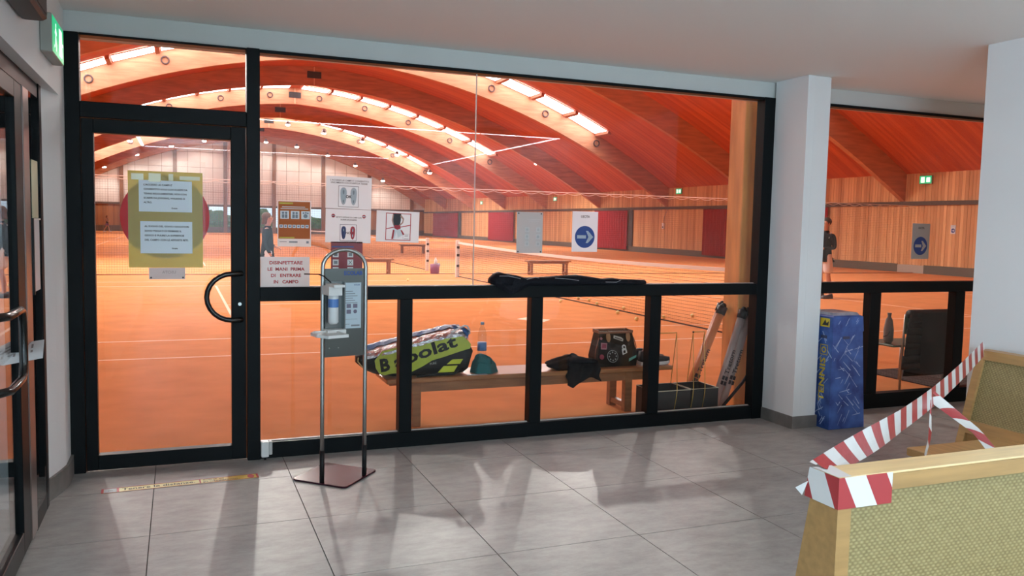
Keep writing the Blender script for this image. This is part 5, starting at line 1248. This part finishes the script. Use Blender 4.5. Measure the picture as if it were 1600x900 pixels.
    # shorts or skirt
    if skirt:
        MB().lathe([(.125 * k, .30 * k), (.15 * k, .22 * k), (.22 * k, 0), (.21 * k, 0)], P(0, 0, .70), 18).build('skirt', bottom_m, t, True)
    else:
        W = {'wst': (P(0, 0, 1.06), .12 * k), 'pel': (P(0, 0, .93), .138 * k)}; SE = [('wst', 'pel')]
        for sd, q in ((1, 'L'), (-1, 'R')):
            kn = J['kn' + q]
            W['hp' + q] = (P(0, sd * .085, .86), .118 * k); W['sk' + q] = (P(kn[0] * .75, kn[1] * .8 + sd * .025, .54), .108 * k); SE += [('pel', 'hp' + q), ('hp' + q, 'sk' + q)]
        skin_obj('shorts', W, SE, bottom_m, t, 'pel')
    # hair, eyes, ears, mouth, shoes
    MB().ball(P(-.014, 0, 1.712), .104 * k, 16, (1.0, .94, .93)).build('hair', hair_m, t, True)
    if hair_long: MB().loft([[P(-.035 + .058 * math.cos(a) - .008 * j, .085 * math.sin(a) * (1 - .06 * j), 1.70 - .04 * j) for a in [2 * PI * i / 12 for i in range(12)]] for j in range(5)]).build('hair_length', hair_m, t, True)
    for sd in (1, -1):
        MB().ball(P(.108, sd * .034, 1.682), .010 * k, 8).build('eye', M('eye_dark', (.05, .03, .025), .3), t, True)
        MB().ball(P(.012, sd * .090, 1.655), .025 * k, 8, (.6, .35, 1.1)).build('ear', skin, t, True)
        an = J['an' + ('L' if sd > 0 else 'R')]
        MB().loft([[P(an[0] - .075 + f * .30, an[1] + w * (.048 + .012 * math.sin(PI * f)) + sd * .012 * f, z * (1 - .45 * f)) for w, z in ((-1, .005), (-1, .055), (-.6, .11), (.6, .11), (1, .055), (1, .005))] for f in (0, .1, .35, .7, .92, 1.0)]).build('shoe', shoe_m, t, True)
        MB().box(0, .001, 0, .001, 0, .001) if False else None
    MB().ball(P(.112, 0, 1.612), .016 * k, 8, (.5, 1.3, .35)).build('mouth', M('lips', (.42, .16, .13), .5), t, True)
    return t, P
blackj = M('training_black', (.012, .012, .015), .8, bump=.15, bscale=30, spec=.05); wshort = M('white_cotton', (.78, .74, .74), .8, bump=.15, bscale=20)
hair_d = M('hair_dark', (.035, .018, .012), .6, spec=.15); hair_b = M('hair_brown', (.12, .05, .02), .6, spec=.15); shoe_d = M('court_shoe', (.05, .05, .055), .6)
man, P = person('man in black training jacket and white shorts standing behind the pillar', (14.93, 9.85, 0), 1.92, PI + .12, dict(elL=(-.03, .23, 1.13), wrL=(.19, .10, 1.12), elR=(-.05, -.25, 1.14), wrR=(.17, -.08, 1.10), knL=(.02, .12, .50), anL=(-.03, .14, .09), knR=(.0, -.11, .50), anR=(-.05, -.12, .09)), blackj, wshort, hair_d, shoe_d)
MB().tube([P(.02, .168, 1.48), P(.06, .155, 1.40), P(.08, .150, 1.34)], .006, 5).build('jacket_piping', pip, man)
woman, P = person('woman in black jacket with brown hair and glasses holding a racket', (2.36, 12.5, 0), 1.74, .05, dict(elL=(-.02, .24, 1.13), wrL=(.20, .16, 1.05), elR=(-.08, -.24, 1.13), wrR=(.03, -.26, .90), knL=(.04, .11, .50), anL=(.0, .12, .09), knR=(.0, -.11, .50), anR=(-.06, -.12, .09)), blackj, wshort, hair_b, shoe_d, True)
MB().tube([P(.02, -.094, 1.685), P(.10, -.07, 1.685), P(.122, -.035, 1.682), P(.128, 0, 1.68), P(.122, .035, 1.682)], .007, 6).build('glasses', M('glasses_amber', (.45, .22, .05), .3), woman, True)
t = thing('tennis_racket', 'tennis racket held low in the right hand of the woman', 'racket', P(.06, -.27, .80))
h0, h1 = Vector(P(.02, -.275, .855)), Vector(P(.30, -.30, .79)); dr = (h1 - h0).normalized(); c0 = h1 + dr * .20; sv = dr.cross(Vector((0, .5, 1))).normalized()
MB().tube([h0, h1 - dr * .1], .015, 8).build('grip', blackplastic, t, True); MB().tube([h1 - dr * .1, c0 - dr * .17], .009, 8).build('shaft', M('racket_frame', (.10, .11, .15), .3), t, True)
MB().tube([c0 + dr * .17 * math.cos(2 * PI * j / 24) + sv * .13 * math.sin(2 * PI * j / 24) for j in range(24)], .008, 6, closed=True).build('head_frame', MATS['racket_frame'], t, True)
mb = MB()
for j in range(-6, 7):
    f = j / 7; w_ = math.sqrt(1 - f * f)
    mb.tube([c0 + dr * .17 * f - sv * .13 * w_, c0 + dr * .17 * f + sv * .13 * w_], .0012, 3); mb.tube([c0 - dr * .17 * w_ + sv * .13 * f, c0 + dr * .17 * w_ + sv * .13 * f], .0012, 3)
mb.build('strings', M('string_pale', (.7, .68, .6), .5), t, kind='stuff')
girl, P = person('distant player in dark top and purple skirt walking by the far boards', (-6.0, 86.0, 0), 1.62, .1, dict(elL=(.02, .2, 1.15), wrL=(.22, .12, 1.2), elR=(.0, -.2, 1.15), wrR=(.2, -.12, 1.18), knL=(.16, .1, .52), anL=(.26, .1, .09), knR=(-.1, -.1, .50), anR=(-.30, -.1, .10)), M('top_dark', (.05, .03, .04), .8), M('skirt_purple', (.20, .09, .28), .8), hair_b, M('shoe_white', (.7, .65, .62), .6), True, True, False)
